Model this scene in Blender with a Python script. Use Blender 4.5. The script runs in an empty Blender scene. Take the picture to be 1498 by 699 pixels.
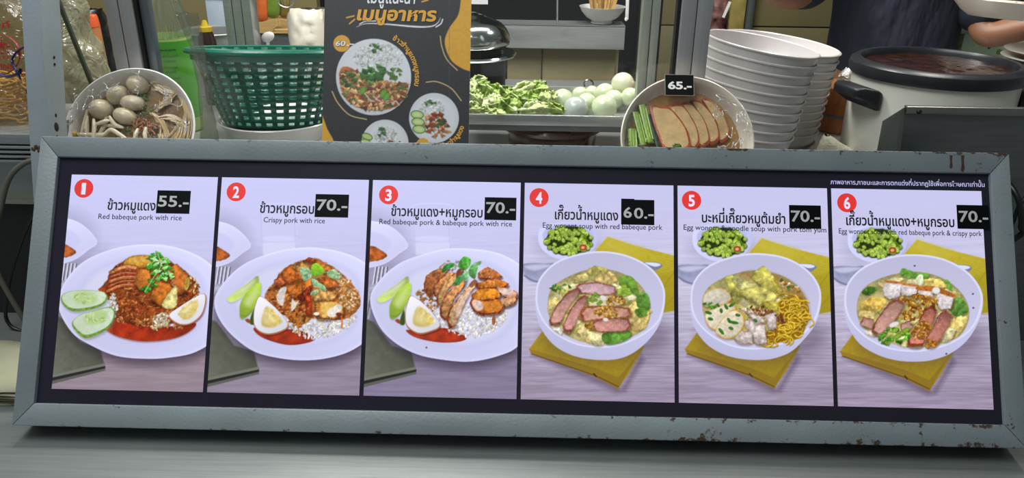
import bpy, bmesh, math, random
import numpy as np
from mathutils import Vector, Matrix, Euler
# ================================================================ camera, world, lights, exposure
scene = bpy.context.scene
COL = scene.collection
FPX = 1150.0                                   # focal length in pixels of the 1498 x 699 frame
CAM = np.array([0.00596319, -0.82011312, 0.66076194])
AX = np.array([[0.99971045, 0.01930162, -0.01436857], [0.02089738, -0.40039149, 0.91610587], [0.01192927, -0.91614088, -0.40067891]])
cam_data = bpy.data.cameras.new('camera'); cam_data.sensor_width = 36; cam_data.lens = 36*FPX/1498; cam_data.clip_start = .02; cam_data.clip_end = 60
cam = bpy.data.objects.new('camera', cam_data); COL.objects.link(cam)
_m = Matrix.Identity(4)
for i in range(3):
    _m[i][0] = AX[i, 0]; _m[i][1] = -AX[i, 1]; _m[i][2] = -AX[i, 2]; _m[i][3] = CAM[i]
cam.matrix_world = _m; scene.camera = cam
vs = scene.view_settings; vs.view_transform = 'Standard'; vs.look = 'None'; vs.exposure = 0.0; vs.gamma = 1.0; vs.use_curve_mapping = False
world = bpy.data.worlds.new('world'); scene.world = world; world.use_nodes = True
world.node_tree.nodes['Background'].inputs[0].default_value = (.80, .92, .95, 1)
world.node_tree.nodes['Background'].inputs[1].default_value = .17
def area(name, loc, target, size, size_y, power, color=(1, 1, 1)):
    d = bpy.data.lights.new(name, 'AREA'); d.shape = 'RECTANGLE'; d.size = size; d.size_y = size_y; d.energy = power; d.color = color
    o = bpy.data.objects.new(name, d); COL.objects.link(o); o.location = loc
    o.rotation_euler = (Vector(target)-Vector(loc)).to_track_quat('-Z', 'Y').to_euler(); return o
area('stall_tube_light', (-.15, .86, 1.42), (-.1, .75, 0), 1.5, .10, 27, (.99, 1, .95))
area('stall_bulb_light', (.9, 1.0, 1.5), (.9, .8, .2), .25, .25, 6, (1, .95, .85))
area('hall_fill_light', (-.9, -.55, 2.5), (-.1, .1, .1), 1.8, 1.0, 44, (.94, .99, 1))  # front fill added to light the board's frame and counter; source unseen
# ================================================================ helpers
PX = lambda x, y: AX @ np.array([(x-749)/FPX, (y-349.5)/FPX, 1.])
def at(x, y, Y):                               # the point seen at pixel x, y that stands at depth Y
    d = PX(x, y); return Vector(CAM+d*((Y-CAM[1])/d[1]))
def atz(x, y, Z):                              # the point seen at pixel x, y that lies at height Z
    d = PX(x, y); return Vector(CAM+d*((Z-CAM[2])/d[2]))
def on_plane(x, y, o, n):
    d = Vector(PX(x, y)); c = Vector(CAM); return c+d*((Vector(o)-c).dot(n)/d.dot(n))
def proj(P):                                   # numpy points (..., 3) -> pixels
    q = (P-CAM) @ AX; return 749+FPX*q[..., 0]/q[..., 2], 349.5+FPX*q[..., 1]/q[..., 2]
def mpp(p): return float((np.array(p)-CAM) @ AX[:, 2])/FPX     # metres per pixel there
def lin(c):
    c = np.asarray(c, float)/255.; return np.where(c <= .04045, c/12.92, ((c+.055)/1.055)**2.4)
R = math.radians
def tag(o, label=None, cat=None, group=None, kind=None):
    for k, v in (('label', label), ('category', cat), ('group', group), ('kind', kind)):
        if v: o[k] = v
    return o
def thing(name, label, cat, loc=(0, 0, 0), rot=(0, 0, 0), group=None):
    o = bpy.data.objects.new(name, None); COL.objects.link(o); o.location = loc; o.rotation_euler = rot; o.empty_display_size = .02
    return tag(o, label, cat, group)
ORD = ['topmost', 'second', 'third', 'fourth', 'fifth', 'sixth', 'seventh', 'eighth', 'ninth', 'tenth', 'eleventh', 'twelfth']
class MB:
    def __init__(s): s.v = []; s.f = []
    def add(s, V, F):
        n = len(s.v); s.v += [tuple(v) for v in V]; s.f += [tuple(i+n for i in f) for f in F]; return s
    def box(s, c, d, M=None):
        x, y, z = [q/2 for q in d]; V = [Vector((sx*x, sy*y, sz*z)) for sx in (-1, 1) for sy in (-1, 1) for sz in (-1, 1)]
        if M: V = [M @ v for v in V]
        V = [v+Vector(c) for v in V]
        return s.add(V, [(0, 1, 3, 2), (4, 6, 7, 5), (0, 4, 5, 1), (2, 3, 7, 6), (0, 2, 6, 4), (1, 5, 7, 3)])
    def hexa(s, lo, hi):                       # two quads (same order) -> closed solid
        return s.add(list(lo)+list(hi), [(3, 2, 1, 0), (4, 5, 6, 7)]+[(i, (i+1) % 4, 4+(i+1) % 4, 4+i) for i in range(4)])
    def prism(s, P, z0, z1):
        n = len(P); return s.add([(x, y, z0) for x, y in P]+[(x, y, z1) for x, y in P], [tuple(range(n))[::-1], tuple(range(n, 2*n))]+[(i, (i+1) % n, n+(i+1) % n, n+i) for i in range(n)])
    def lathe(s, prof, seg=48, M=None, sx=1, sy=1):
        V = []; F = []; n = len(prof)
        for j in range(seg):
            a = 2*math.pi*j/seg
            for r, z in prof:
                v = Vector((r*math.cos(a)*sx, r*math.sin(a)*sy, z)); V.append(M @ v if M else v)
        for j in range(seg):
            k = (j+1) % seg
            for i in range(n-1): F.append((j*n+i, k*n+i, k*n+i+1, j*n+i+1))
        return s.add(V, F)
    def tube(s, P, r, seg=8, closed=False, flat=1):
        P = [Vector(p) for p in P]; n = len(P); V = []; F = []; up = Vector((.13, .21, .97))
        for i, p in enumerate(P):
            t = (P[(i+1) % n]-P[i-1]) if closed else (P[min(i+1, n-1)]-P[max(i-1, 0)])
            t.normalize(); a = t.cross(up)
            if a.length < .05: a = t.cross(Vector((1, 0, 0)))
            a.normalize(); b = a.cross(t); rr = r[i] if isinstance(r, (list, tuple)) else r
            for k in range(seg):
                q = 2*math.pi*k/seg; V.append(p+a*math.cos(q)*rr+b*math.sin(q)*rr*flat)
        for i in range(n if closed else n-1):
            j = (i+1) % n
            for k in range(seg): F.append((i*seg+k, i*seg+(k+1) % seg, j*seg+(k+1) % seg, j*seg+k))
        if not closed: F += [tuple(range(seg))[::-1], tuple(range((n-1)*seg, n*seg))]
        return s.add(V, F)
    def grid(s, nu, nv, fn, wrap=False):
        V = [fn(i/(nu if wrap else nu-1), j/(nv-1)) for i in range(nu) for j in range(nv)]; F = []
        for i in range(nu if wrap else nu-1):
            for j in range(nv-1):
                k = (i+1) % nu; F.append((i*nv+j, k*nv+j, k*nv+j+1, i*nv+j+1))
        return s.add(V, F)
    def ball(s, c, r, nu=20, nv=12, M=None, fn=None):
        c = Vector(c); r = Vector(r) if not isinstance(r, (int, float)) else Vector((r, r, r))
        def g(u, v):
            a = 2*math.pi*u; b = math.pi*(v-.5); d = Vector((math.cos(a)*math.cos(b), math.sin(a)*math.cos(b), math.sin(b)))
            k = fn(d) if fn else 1; p = Vector((d.x*r.x, d.y*r.y, d.z*r.z))*k; return (M @ p if M else p)+c
        return s.grid(nu, nv, g, True)
    def build(s, name, mat, parent=None, sharp=40, loc=None, rot=None, bevel=0):
        me = bpy.data.meshes.new(name); me.from_pydata([tuple(v) for v in s.v], [], s.f)
        bm = bmesh.new(); bm.from_mesh(me); bmesh.ops.remove_doubles(bm, verts=bm.verts, dist=1e-6); bmesh.ops.recalc_face_normals(bm, faces=bm.faces)
        if bevel:
            ed = [e for e in bm.edges if len(e.link_faces) == 2 and e.calc_face_angle(0) > .6]
            bmesh.ops.bevel(bm, geom=ed, offset=bevel, segments=2, affect='EDGES', profile=.5, clamp_overlap=True)
        bm.to_mesh(me); bm.free()
        me.polygons.foreach_set('use_smooth', [True]*len(me.polygons)); me.set_sharp_from_angle(angle=R(sharp))
        me.materials.append(mat)
        o = bpy.data.objects.new(name, me); COL.objects.link(o)
        if parent: o.parent = parent
        if loc is not None: o.location = loc
        if rot is not None: o.rotation_euler = rot
        return o
def struct(o): return tag(o, kind='structure')
def dup(src, parent=None, name=None):
    c = src.copy(); COL.objects.link(c)
    if parent: c.parent = parent
    return c
def nz(x, y, z, s=1.0):
    from mathutils import noise
    return noise.noise(Vector((x*s, y*s, z*s)))
# ---------------------------------------------------------------- materials
def M(name, col, rough=.5, metal=0, var=.10, vs_=12, bump=0, bs=80, spec=.5, coat=0, sss=0, stretch=None, trans=0, alpha=1, emit=None, two=None, detail=4, bd=.002):
    m = bpy.data.materials.new(name); m.use_nodes = True; nt = m.node_tree; b = nt.nodes['Principled BSDF']
    c = lin(col); L = nt.links
    tc = nt.nodes.new('ShaderNodeTexCoord'); mp = nt.nodes.new('ShaderNodeMapping'); L.new(tc.outputs['Object'], mp.inputs[0])
    if stretch: mp.inputs['Scale'].default_value = stretch
    n = nt.nodes.new('ShaderNodeTexNoise'); n.inputs['Scale'].default_value = vs_; n.inputs['Detail'].default_value = detail; L.new(mp.outputs[0], n.inputs['Vector'])
    r = nt.nodes.new('ShaderNodeValToRGB'); r.color_ramp.elements[0].position = .3; r.color_ramp.elements[1].position = .7
    c2 = lin(two) if two is not None else np.minimum(c*(1+var), 1); c1 = c*(1-var)
    r.color_ramp.elements[0].color = (*c1, 1); r.color_ramp.elements[1].color = (*c2, 1)
    L.new(n.outputs['Fac'], r.inputs[0]); L.new(r.outputs[0], b.inputs['Base Color'])
    b.inputs['Roughness'].default_value = rough; b.inputs['Metallic'].default_value = metal; b.inputs['Specular IOR Level'].default_value = spec
    b.inputs['Coat Weight'].default_value = coat; b.inputs['Coat Roughness'].default_value = .08; b.inputs['Transmission Weight'].default_value = trans; b.inputs['Alpha'].default_value = alpha
    if sss: b.inputs['Subsurface Weight'].default_value = sss; b.inputs['Subsurface Radius'].default_value = (.01, .006, .004)
    if bump:
        n2 = nt.nodes.new('ShaderNodeTexNoise'); n2.inputs['Scale'].default_value = bs; n2.inputs['Detail'].default_value = 3; L.new(mp.outputs[0], n2.inputs['Vector'])
        bp = nt.nodes.new('ShaderNodeBump'); bp.inputs['Strength'].default_value = bump; bp.inputs['Distance'].default_value = bd; L.new(n2.outputs['Fac'], bp.inputs['Height']); L.new(bp.outputs[0], b.inputs['Normal'])
    return m
def film(name, clear=.86, tint=(230, 232, 225), bs=40, bump=.8, rough=.08, milk=.3):
    """crinkled clear plastic: mostly see-through, a little milky, glossy creases"""
    m = bpy.data.materials.new(name); m.use_nodes = True; nt = m.node_tree; L = nt.links; nt.nodes.clear()
    out = nt.nodes.new('ShaderNodeOutputMaterial'); t = nt.nodes.new('ShaderNodeBsdfTransparent'); t.inputs[0].default_value = (*np.minimum(lin(tint)*1.12, 1), 1)
    g = nt.nodes.new('ShaderNodeBsdfGlossy'); g.inputs['Roughness'].default_value = rough
    d = nt.nodes.new('ShaderNodeBsdfDiffuse'); d.inputs[0].default_value = (*lin(tint), 1)
    tc = nt.nodes.new('ShaderNodeTexCoord'); n = nt.nodes.new('ShaderNodeTexNoise'); n.inputs['Scale'].default_value = bs; n.inputs['Detail'].default_value = 3; n.inputs['Distortion'].default_value = 1.8
    L.new(tc.outputs['Object'], n.inputs['Vector']); bp = nt.nodes.new('ShaderNodeBump'); bp.inputs['Strength'].default_value = bump; bp.inputs['Distance'].default_value = .006
    L.new(n.outputs['Fac'], bp.inputs['Height']); L.new(bp.outputs[0], g.inputs['Normal']); L.new(bp.outputs[0], d.inputs['Normal'])
    a = nt.nodes.new('ShaderNodeMixShader'); a.inputs[0].default_value = milk; L.new(g.outputs[0], a.inputs[1]); L.new(d.outputs[0], a.inputs[2])
    mx = nt.nodes.new('ShaderNodeMixShader'); mx.inputs[0].default_value = clear; L.new(a.outputs[0], mx.inputs[1]); L.new(t.outputs[0], mx.inputs[2]); L.new(mx.outputs[0], out.inputs[0])
    return m
def painted(name, col, rust_amt):
    """old grey enamel with rusty chips along its edges (board-local object coordinates)"""
    m = M(name, col, rough=.42, var=.10, vs_=9, bump=.15, bs=220); nt = m.node_tree; L = nt.links; b = nt.nodes['Principled BSDF']
    tc = nt.nodes.new('ShaderNodeTexCoord'); src = b.inputs['Base Color'].links[0].from_socket
    n = nt.nodes.new('ShaderNodeTexNoise'); n.inputs['Scale'].default_value = 70; n.inputs['Detail'].default_value = 6; n.inputs['Roughness'].default_value = .7; L.new(tc.outputs['Object'], n.inputs['Vector'])
    n1 = nt.nodes.new('ShaderNodeTexNoise'); n1.inputs['Scale'].default_value = 7; n1.inputs['Detail'].default_value = 3; L.new(tc.outputs['Object'], n1.inputs['Vector'])
    sx = nt.nodes.new('ShaderNodeSeparateXYZ'); L.new(tc.outputs['Object'], sx.inputs[0])
    def math_(op, a, bb=None, clamp=False):
        q = nt.nodes.new('ShaderNodeMath'); q.operation = op; q.use_clamp = clamp
        for i, v in enumerate((a, bb)):
            if v is None: continue
            if isinstance(v, (int, float)): q.inputs[i].default_value = v
            else: L.new(v, q.inputs[i])
        return q.outputs[0]
    # closeness to the outer top and bottom edge and to the right end, where the enamel has gone
    e1 = math_('SUBTRACT', 1, math_('MULTIPLY', math_('ABSOLUTE', math_('SUBTRACT', sx.outputs[1], 0)), 130), True)
    e2 = math_('SUBTRACT', 1, math_('MULTIPLY', math_('ABSOLUTE', math_('SUBTRACT', sx.outputs[1], .3835)), 130), True)
    e4 = math_('SUBTRACT', 1, math_('MULTIPLY', math_('ABSOLUTE', math_('SUBTRACT', sx.outputs[1], .0282)), 150), True)
    e3 = math_('MULTIPLY', math_('ADD', sx.outputs[0], .3, True), .108)
    e = math_('ADD', math_('MULTIPLY', math_('ADD', math_('ADD', e1, e2), math_('MULTIPLY', e4, .6)), .13), e3)
    k = math_('ADD', math_('ADD', n.outputs['Fac'], math_('MULTIPLY', n1.outputs['Fac'], .25)), e)
    mask = math_('MULTIPLY', math_('SUBTRACT', k, .905-rust_amt), 18, True)
    mix = nt.nodes.new('ShaderNodeMix'); mix.data_type = 'RGBA'; L.new(mask, mix.inputs[0]); L.new(src, mix.inputs[6])
    r = nt.nodes.new('ShaderNodeValToRGB'); r.color_ramp.elements[0].color = (*lin((28, 22, 18)), 1); r.color_ramp.elements[1].color = (*lin((84, 62, 44)), 1); L.new(n.outputs['Fac'], r.inputs[0]); L.new(r.outputs[0], mix.inputs[7])
    L.new(mix.outputs[2], b.inputs['Base Color'])
    return m
def steel(name, col=(170, 174, 174), rough=.32, stretch=(2, 60, 60), bump=.08):
    m = M(name, col, rough=rough, metal=1, var=.10, vs_=6, stretch=stretch, bump=bump, bs=30)
    nt = m.node_tree; b = nt.nodes['Principled BSDF']; n = nt.nodes.new('ShaderNodeTexNoise'); n.inputs['Scale'].default_value = 5; n.inputs['Detail'].default_value = 6
    tc = nt.nodes.new('ShaderNodeTexCoord'); nt.links.new(tc.outputs['Object'], n.inputs['Vector']); mr = nt.nodes.new('ShaderNodeMapRange'); mr.inputs[3].default_value = rough*.75; mr.inputs[4].default_value = rough*1.35
    nt.links.new(n.outputs['Fac'], mr.inputs[0]); nt.links.new(mr.outputs[0], b.inputs['Roughness']); return m
def attr_mat(name, emit):
    m = bpy.data.materials.new(name); m.use_nodes = True; nt = m.node_tree; b = nt.nodes['Principled BSDF']
    a = nt.nodes.new('ShaderNodeVertexColor'); a.layer_name = 'print'; b.inputs['Roughness'].default_value = .32 if emit else .5
    if emit:
        b.inputs['Base Color'].default_value = (.004, .004, .006, 1); nt.links.new(a.outputs[0], b.inputs['Emission Color']); b.inputs['Emission Strength'].default_value = emit; b.inputs['Specular IOR Level'].default_value = .1
    else: nt.links.new(a.outputs[0], b.inputs['Base Color'])
    return m
def glow(name, col, k=1.0):
    m = M(name, col, rough=.4, var=.03); b = m.node_tree.nodes['Principled BSDF']
    b.inputs['Base Color'].default_value = (.01, .01, .01, 1)
    src = b.inputs['Base Color'].links[0]; s_ = src.from_socket; m.node_tree.links.remove(src)
    m.node_tree.links.new(s_, b.inputs['Emission Color']); b.inputs['Emission Strength'].default_value = k; return m
# ---------------------------------------------------------------- lettering
_txt = {}
TONES, ABOVE = '่้๊๋', 'ิีึืั'
def glyphs(s, offset=0, shear=0):
    """letters as a flat mesh; a Thai tone mark over an upper vowel is lifted clear of it"""
    base = ''; lifts = []
    for i, ch in enumerate(s):
        if ch in TONES and i and (s[i-1] in ABOVE or s[i+1:i+2] == 'ำ'): lifts.append((base.rstrip(ABOVE), ch))
        else: base += ch
    V, F = raw_glyphs(base, offset, shear)
    for pre, ch in lifts:
        A, _ = raw_glyphs('น', offset, shear); T, TF = raw_glyphs('น'+ch, offset, shear); W, _ = raw_glyphs(pre, offset, shear)
        top = max(v.y for v in A); dx = max(v.x for v in W)-max(v.x for v in A); keep = [i for i, v in enumerate(T) if v.y > top+.015]; ix = {q: k for k, q in enumerate(keep)}; n = len(V)
        V = V+[Vector((T[q].x+dx, T[q].y+.235, 0)) for q in keep]; F = F+[tuple(n+ix[q] for q in f) for f in TF if all(q in ix for q in f)]
    return V, F
def raw_glyphs(s, offset=0, shear=0):
    k = (s, offset, shear)
    if k not in _txt:
        c = bpy.data.curves.new('lettering', 'FONT'); c.body = s; c.size = 1; c.resolution_u = 3; c.offset = offset; c.shear = shear; c.fill_mode = 'FRONT'
        o = bpy.data.objects.new('lettering', c); COL.objects.link(o); dg = bpy.context.evaluated_depsgraph_get(); dg.update()
        me = bpy.data.meshes.new_from_object(o.evaluated_get(dg)); V = [v.co.copy() for v in me.vertices]; F = [tuple(p.vertices) for p in me.polygons]
        bpy.data.objects.remove(o); bpy.data.curves.remove(c); bpy.data.meshes.remove(me); _txt[k] = (V, F)
    return _txt[k]
def lettering(s, x0, x1, base, z, mat, parent, height=None, offset=0, shear=0, name='lettering', ang=0):
    """letters from x0 to x1 on the baseline, in the parent's x-y plane"""
    V, F = glyphs(s, offset, shear); mn = min(v.x for v in V); mx = max(v.x for v in V); k = (x1-x0)/(mx-mn); kh = (height/.73) if height else k
    me = bpy.data.meshes.new(name); ca, sa = math.cos(ang), math.sin(ang)
    me.from_pydata([(x0+(v.x-mn)*k*ca-v.y*kh*sa, base+(v.x-mn)*k*sa+v.y*kh*ca, z) for v in V], [], F); me.materials.append(mat)
    o = bpy.data.objects.new(name, me); COL.objects.link(o); o.parent = parent; return o
# ---------------------------------------------------------------- print painter (flat printed pictures -> colours on their own mesh)
_rng = np.random.RandomState(7)
_LAT = _rng.rand(128, 128)
def vnoise(x, y, seed=0):
    x = x + seed*17.31; y = y + seed*9.77
    xi = np.floor(x).astype(int); yi = np.floor(y).astype(int)
    u = x-xi; v = y-yi; u = u*u*(3-2*u); v = v*v*(3-2*v)
    a = _LAT[yi % 128, xi % 128]; b = _LAT[yi % 128, (xi+1) % 128]
    c = _LAT[(yi+1) % 128, xi % 128]; d = _LAT[(yi+1) % 128, (xi+1) % 128]
    return (a*(1-u)+b*u)*(1-v)+(c*(1-u)+d*u)*v
def fbm(x, y, s, seed=0, octv=3):
    r = 0; amp = .5
    for o in range(octv):
        r = r+amp*(vnoise(x/s, y/s, seed+o*3)-.5)*2; s = s*.5; amp *= .55
    return r
def smooth_pts(pts, n=5):
    P = np.array(pts, float); m = len(P); out = []
    for i in range(m):
        p0, p1, p2, p3 = P[(i-1) % m], P[i], P[(i+1) % m], P[(i+2) % m]
        for k in range(n):
            t = k/n
            out.append(.5*((2*p1)+(p2-p0)*t+(2*p0-5*p1+4*p2-p3)*t*t+(3*p1-p0-3*p2+p3)*t**3))
    return np.array(out)
def open_pts(pts, n=6):
    P = np.array(pts, float); P = np.vstack([2*P[0]-P[1], P, 2*P[-1]-P[-2]]); out = []
    for i in range(1, len(P)-2):
        p0, p1, p2, p3 = P[i-1], P[i], P[i+1], P[i+2]
        for k in range(n):
            t = k/n
            out.append(.5*((2*p1)+(p2-p0)*t+(2*p0-5*p1+4*p2-p3)*t*t+(3*p1-p0-3*p2+p3)*t**3))
    out.append(P[-2]); return np.array(out)
class Print:
    def __init__(s, X, Y):
        s.X, s.Y = X, Y; s.I = np.ones(X.shape+(3,))*200.; s.frame(0, 0, 1)
    def frame(s, x0, y0, k):
        s.x = (s.X-x0)*k; s.y = (s.Y-y0)*k; s.k = k
    def sl(s, x0, y0, x1, y1):
        m = (s.x >= x0) & (s.x <= x1) & (s.y >= y0) & (s.y <= y1)
        r = np.flatnonzero(m.any(1)); c = np.flatnonzero(m.any(0))
        if len(r) == 0 or len(c) == 0: return None
        return (slice(r[0], r[-1]+1), slice(c[0], c[-1]+1))
    def put(s, sl, d, col, soft=2.5, a=1, tex=0, ts=14, light=None, edge=None, seed=0, cen=None, R=1, wob=0, hi=0):
        x, y = s.x[sl], s.y[sl]
        if wob: d = d+wob*fbm(x, y, 12, seed+5, 2)
        al = np.clip(.5-d/soft, 0, 1)*a
        c = np.ones(x.shape+(3,))*np.array(col, float); m = np.ones(x.shape)
        if tex: m = m*(1+tex*fbm(x, y, ts, seed, 3))
        if light: m = m*(1+light[1]*((x-cen[0])*math.cos(math.radians(light[0]))+(y-cen[1])*math.sin(math.radians(light[0])))/R)
        if edge: m = m*(1-edge[1]*np.exp(np.minimum(d, 0)/edge[0]))
        c = c*m[..., None]
        if hi:
            h = np.clip((fbm(x, y, 9, seed+11, 2)-.32)*4, 0, 1)*hi
            c = c+(255-c)*h[..., None]
        s.I[sl] = s.I[sl]*(1-al[..., None])+np.clip(c, 0, 255)*al[..., None]
    def ell(s, cx, cy, rx, ry, ang, col, **k):
        R = max(rx, ry)+8+k.get('soft', 0)*.6; sl = s.sl(cx-R, cy-R, cx+R, cy+R)
        if sl is None: return
        a = math.radians(ang); X = s.x[sl]-cx; Y = s.y[sl]-cy
        u = X*math.cos(a)+Y*math.sin(a); v = -X*math.sin(a)+Y*math.cos(a)
        q = np.sqrt((u/rx)**2+(v/ry)**2)+1e-9
        g = np.sqrt((u/rx**2)**2+(v/ry**2)**2)+1e-9
        d = q*(q-1)/g
        s.put(sl, np.clip(d, -min(rx, ry), 99), col, cen=(cx, cy), R=R, **k)
    def poly(s, pts, col, smooth=True, pad=8, **k):
        P = smooth_pts(pts) if smooth else np.array(pts, float)
        mn, mx = P.min(0), P.max(0); sl = s.sl(mn[0]-pad, mn[1]-pad, mx[0]+pad, mx[1]+pad)
        if sl is None: return
        X, Y = s.x[sl], s.y[sl]; D = np.full(X.shape, 1e9); ins = np.zeros(X.shape, bool)
        for i in range(len(P)):
            a, b = P[i], P[(i+1) % len(P)]; e = b-a; L = e@e+1e-9
            t = np.clip(((X-a[0])*e[0]+(Y-a[1])*e[1])/L, 0, 1)
            D = np.minimum(D, (X-a[0]-t*e[0])**2+(Y-a[1]-t*e[1])**2)
            if abs(e[1]) > 1e-9:
                ins ^= ((a[1] > Y) != (b[1] > Y)) & (X < e[0]*(Y-a[1])/e[1]+a[0])
        d = np.sqrt(D); d = np.where(ins, -d, d)
        s.put(sl, d, col, cen=P.mean(0), R=max(mx-mn)/2+1, **k)
    def line(s, pts, w, col, smooth=True, taper=False, **k):
        P = open_pts(pts) if smooth and len(pts) > 2 else np.array(pts, float)
        mn, mx = P.min(0)-w-6, P.max(0)+w+6; sl = s.sl(mn[0], mn[1], mx[0], mx[1])
        if sl is None: return
        X, Y = s.x[sl], s.y[sl]; D = np.full(X.shape, 1e9)
        n = len(P)-1
        for i in range(n):
            a, b = P[i], P[i+1]; e = b-a; L = e@e+1e-9
            t = np.clip(((X-a[0])*e[0]+(Y-a[1])*e[1])/L, 0, 1)
            ww = w*(1-.8*abs((i+t)/n*2-1)) if taper else w
            D = np.minimum(D, np.sqrt((X-a[0]-t*e[0])**2+(Y-a[1]-t*e[1])**2)-ww/2)
        s.put(sl, D, col, cen=P.mean(0), R=max(mx-mn)/2+1, **k)
    def inside(s, pts, n, rs):
        P = smooth_pts(pts, 3); mn, mx = P.min(0), P.max(0); out = []
        while len(out) < n:
            q = mn+rs.rand(2)*(mx-mn); c = False
            for i in range(len(P)):
                a, b = P[i], P[i-1]
                if (a[1] > q[1]) != (b[1] > q[1]) and q[0] < (b[0]-a[0])*(q[1]-a[1])/(b[1]-a[1])+a[0]: c = not c
            if c: out.append(q)
        return sorted(out, key=lambda q: q[1])
    def grains(s, pts, n, cols, l=11, w=4.5, seed=1, dark=.35, edge=(3, .35)):
        rs = np.random.RandomState(seed)
        for q in s.inside(pts, n, rs):
            c = np.array(cols[rs.randint(len(cols))])*(.82+.3*rs.rand()); a = rs.rand()*180; r = .75+.5*rs.rand()
            s.ell(q[0]+1.5, q[1]+2.5, l*r, w*r, a, np.array(cols[0])*.38, a=dark, soft=4)
            lum = c.mean()/255
            s.ell(q[0], q[1], l*r, w*r, a, c, light=(-80, .25), edge=(edge[0], edge[1]*(1.15-lum)), soft=3)
    def leafy(s, pts, n, cols, r=16, seed=1):
        rs = np.random.RandomState(seed)
        for q in s.inside(pts, n, rs):
            c = np.array(cols[rs.randint(len(cols))])*(.8+.4*rs.rand()); a0 = rs.rand()*6.28; m = 7; rr = r*(.6+.7*rs.rand())
            P = [(q[0]+rr*(.55+.45*(i % 2))*(.7+.5*rs.rand())*math.cos(a0+i*6.283/m), q[1]+.8*rr*(.55+.45*(i % 2))*(.7+.5*rs.rand())*math.sin(a0+i*6.283/m)) for i in range(m)]
            s.poly([(p[0]+2, p[1]+4) for p in P], (20, 40, 5), a=.35, soft=5)
            s.poly(P, c, tex=.25, ts=8, light=(-70, .3), seed=rs.randint(90), soft=3)
WHITE = (222, 224, 250)
def side_bg(c, warm):
    """table, side plate, fork and napkin shared by the three rice pictures"""
    y = c.y; t = np.clip((y+300)/520, 0, 1)[..., None]
    top = np.array((207, 208, 251)); mid = np.array((200, 198, 236)); low = np.array(warm)
    c.I = top*(1-t)+mid*t
    t2 = np.clip((y-120)/480, 0, 1)[..., None]; c.I = c.I*(1-t2)+low*t2
    st = fbm(c.x*.06, c.y, 9, 3, 3)*np.clip((y+100)/500, .12, 1); c.I *= (1+.09*st)[..., None]
    c.ell(120, 260, 240, 190, 0, (90, 80, 100), a=.28, soft=170)
    c.ell(20, 24, 205, 142, -8, (90, 80, 110), a=.2, soft=90)
    c.poly([(-60, -60), (60, -75), (160, -40), (235, 45), (190, 90), (120, 140), (40, 162), (-60, 170)], (214, 214, 250), soft=4, edge=(6, -.05), light=(60, -.06))
    c.poly([(-60, -20), (80, -15), (150, 40), (105, 95), (30, 128), (-60, 135)], (203, 203, 244), a=.8, soft=18)
    c.poly([(-40, 48), (52, 52), (90, 70), (128, 98), (105, 118), (60, 130), (-40, 140)], (176, 92, 38), tex=.5, ts=22, wob=3, edge=(9, .3), soft=5, hi=.12)
    # fork
    for i, x in enumerate((52, 70, 88, 107)):
        c.line([(x+16, 160), (x, 265)], 7, (222, 222, 240), soft=4); c.line([(x+22, 160), (x+6, 265)], 5, (80, 78, 92), soft=4)
    c.poly([(35, 255), (100, 250), (70, 300), (36, 420), (20, 600), (-10, 600), (10, 330)], (168, 168, 188), soft=5, tex=.3, ts=30)
    c.line([(46, 300), (20, 440), (2, 600)], 5, (90, 88, 100), soft=6)
    # napkin
    c.poly([(-80, 380), (60, 440), (150, 560), (250, 590), (275, 690), (-80, 780)], (92, 94, 82), smooth=False, soft=10, light=(-40, -.25), tex=.07, ts=25)
    c.poly([(-80, 745), (275, 668), (276, 690), (-80, 772)], (118, 120, 108), smooth=False, soft=5)
    c.poly([(-80, 760), (276, 682), (276, 696), (-80, 782)], (40, 40, 40), smooth=False, soft=4)
    c.poly([(-80, 778), (276, 694), (276, 706), (-80, 796)], (96, 96, 90), smooth=False, soft=4)
def big_plate(c, pts, cen):
    c.poly([(x+4, y+34) for x, y in pts], (40, 30, 45), a=.55, soft=60, pad=70)
    c.poly(pts, (208, 209, 244), soft=4, light=(-60, .06), edge=(7, -.11), pad=12)
    q = [(cen[0]+(x-cen[0])*.80, cen[1]+(y-cen[1])*.80-6) for x, y in pts]
    c.poly(q, (196, 196, 236), a=.5, soft=26, pad=30)
    q = [(cen[0]+(x-cen[0])*.72, cen[1]+(y-cen[1])*.70-4) for x, y in pts]
    c.poly(q, (216, 217, 244), a=.8, soft=30, pad=30)
def glass_print(c, top, bot, x0, x1):
    c.poly([(x0-12, top), (x1+14, top), (x1-6, bot), (x0+10, bot)], (214, 215, 252), a=.28, soft=6, smooth=False)
    c.ell((x0+x1)/2, top, (x1-x0)/2+12, 20, 0, (224, 226, 255), a=.55, soft=5)
    c.ell((x0+x1)/2, top+1, (x1-x0)/2+6, 15, 0, (198, 200, 246), a=.7, soft=6)
    c.ell((x0+x1)/2, (top+bot)/2+40, (x1-x0)/2-4, 14, 0, (222, 224, 255), a=.5, soft=10)
    c.poly([(x0+4, bot-62), (x1-4, bot-64), (x1-8, bot-4), (x0+10, bot)], (226, 228, 252), a=.5, soft=8, smooth=False)
    for x in (x0+6, x1-8): c.line([(x-8, top+10), (x+4, bot)], 4, (178, 178, 225), a=.5, soft=6)
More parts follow.
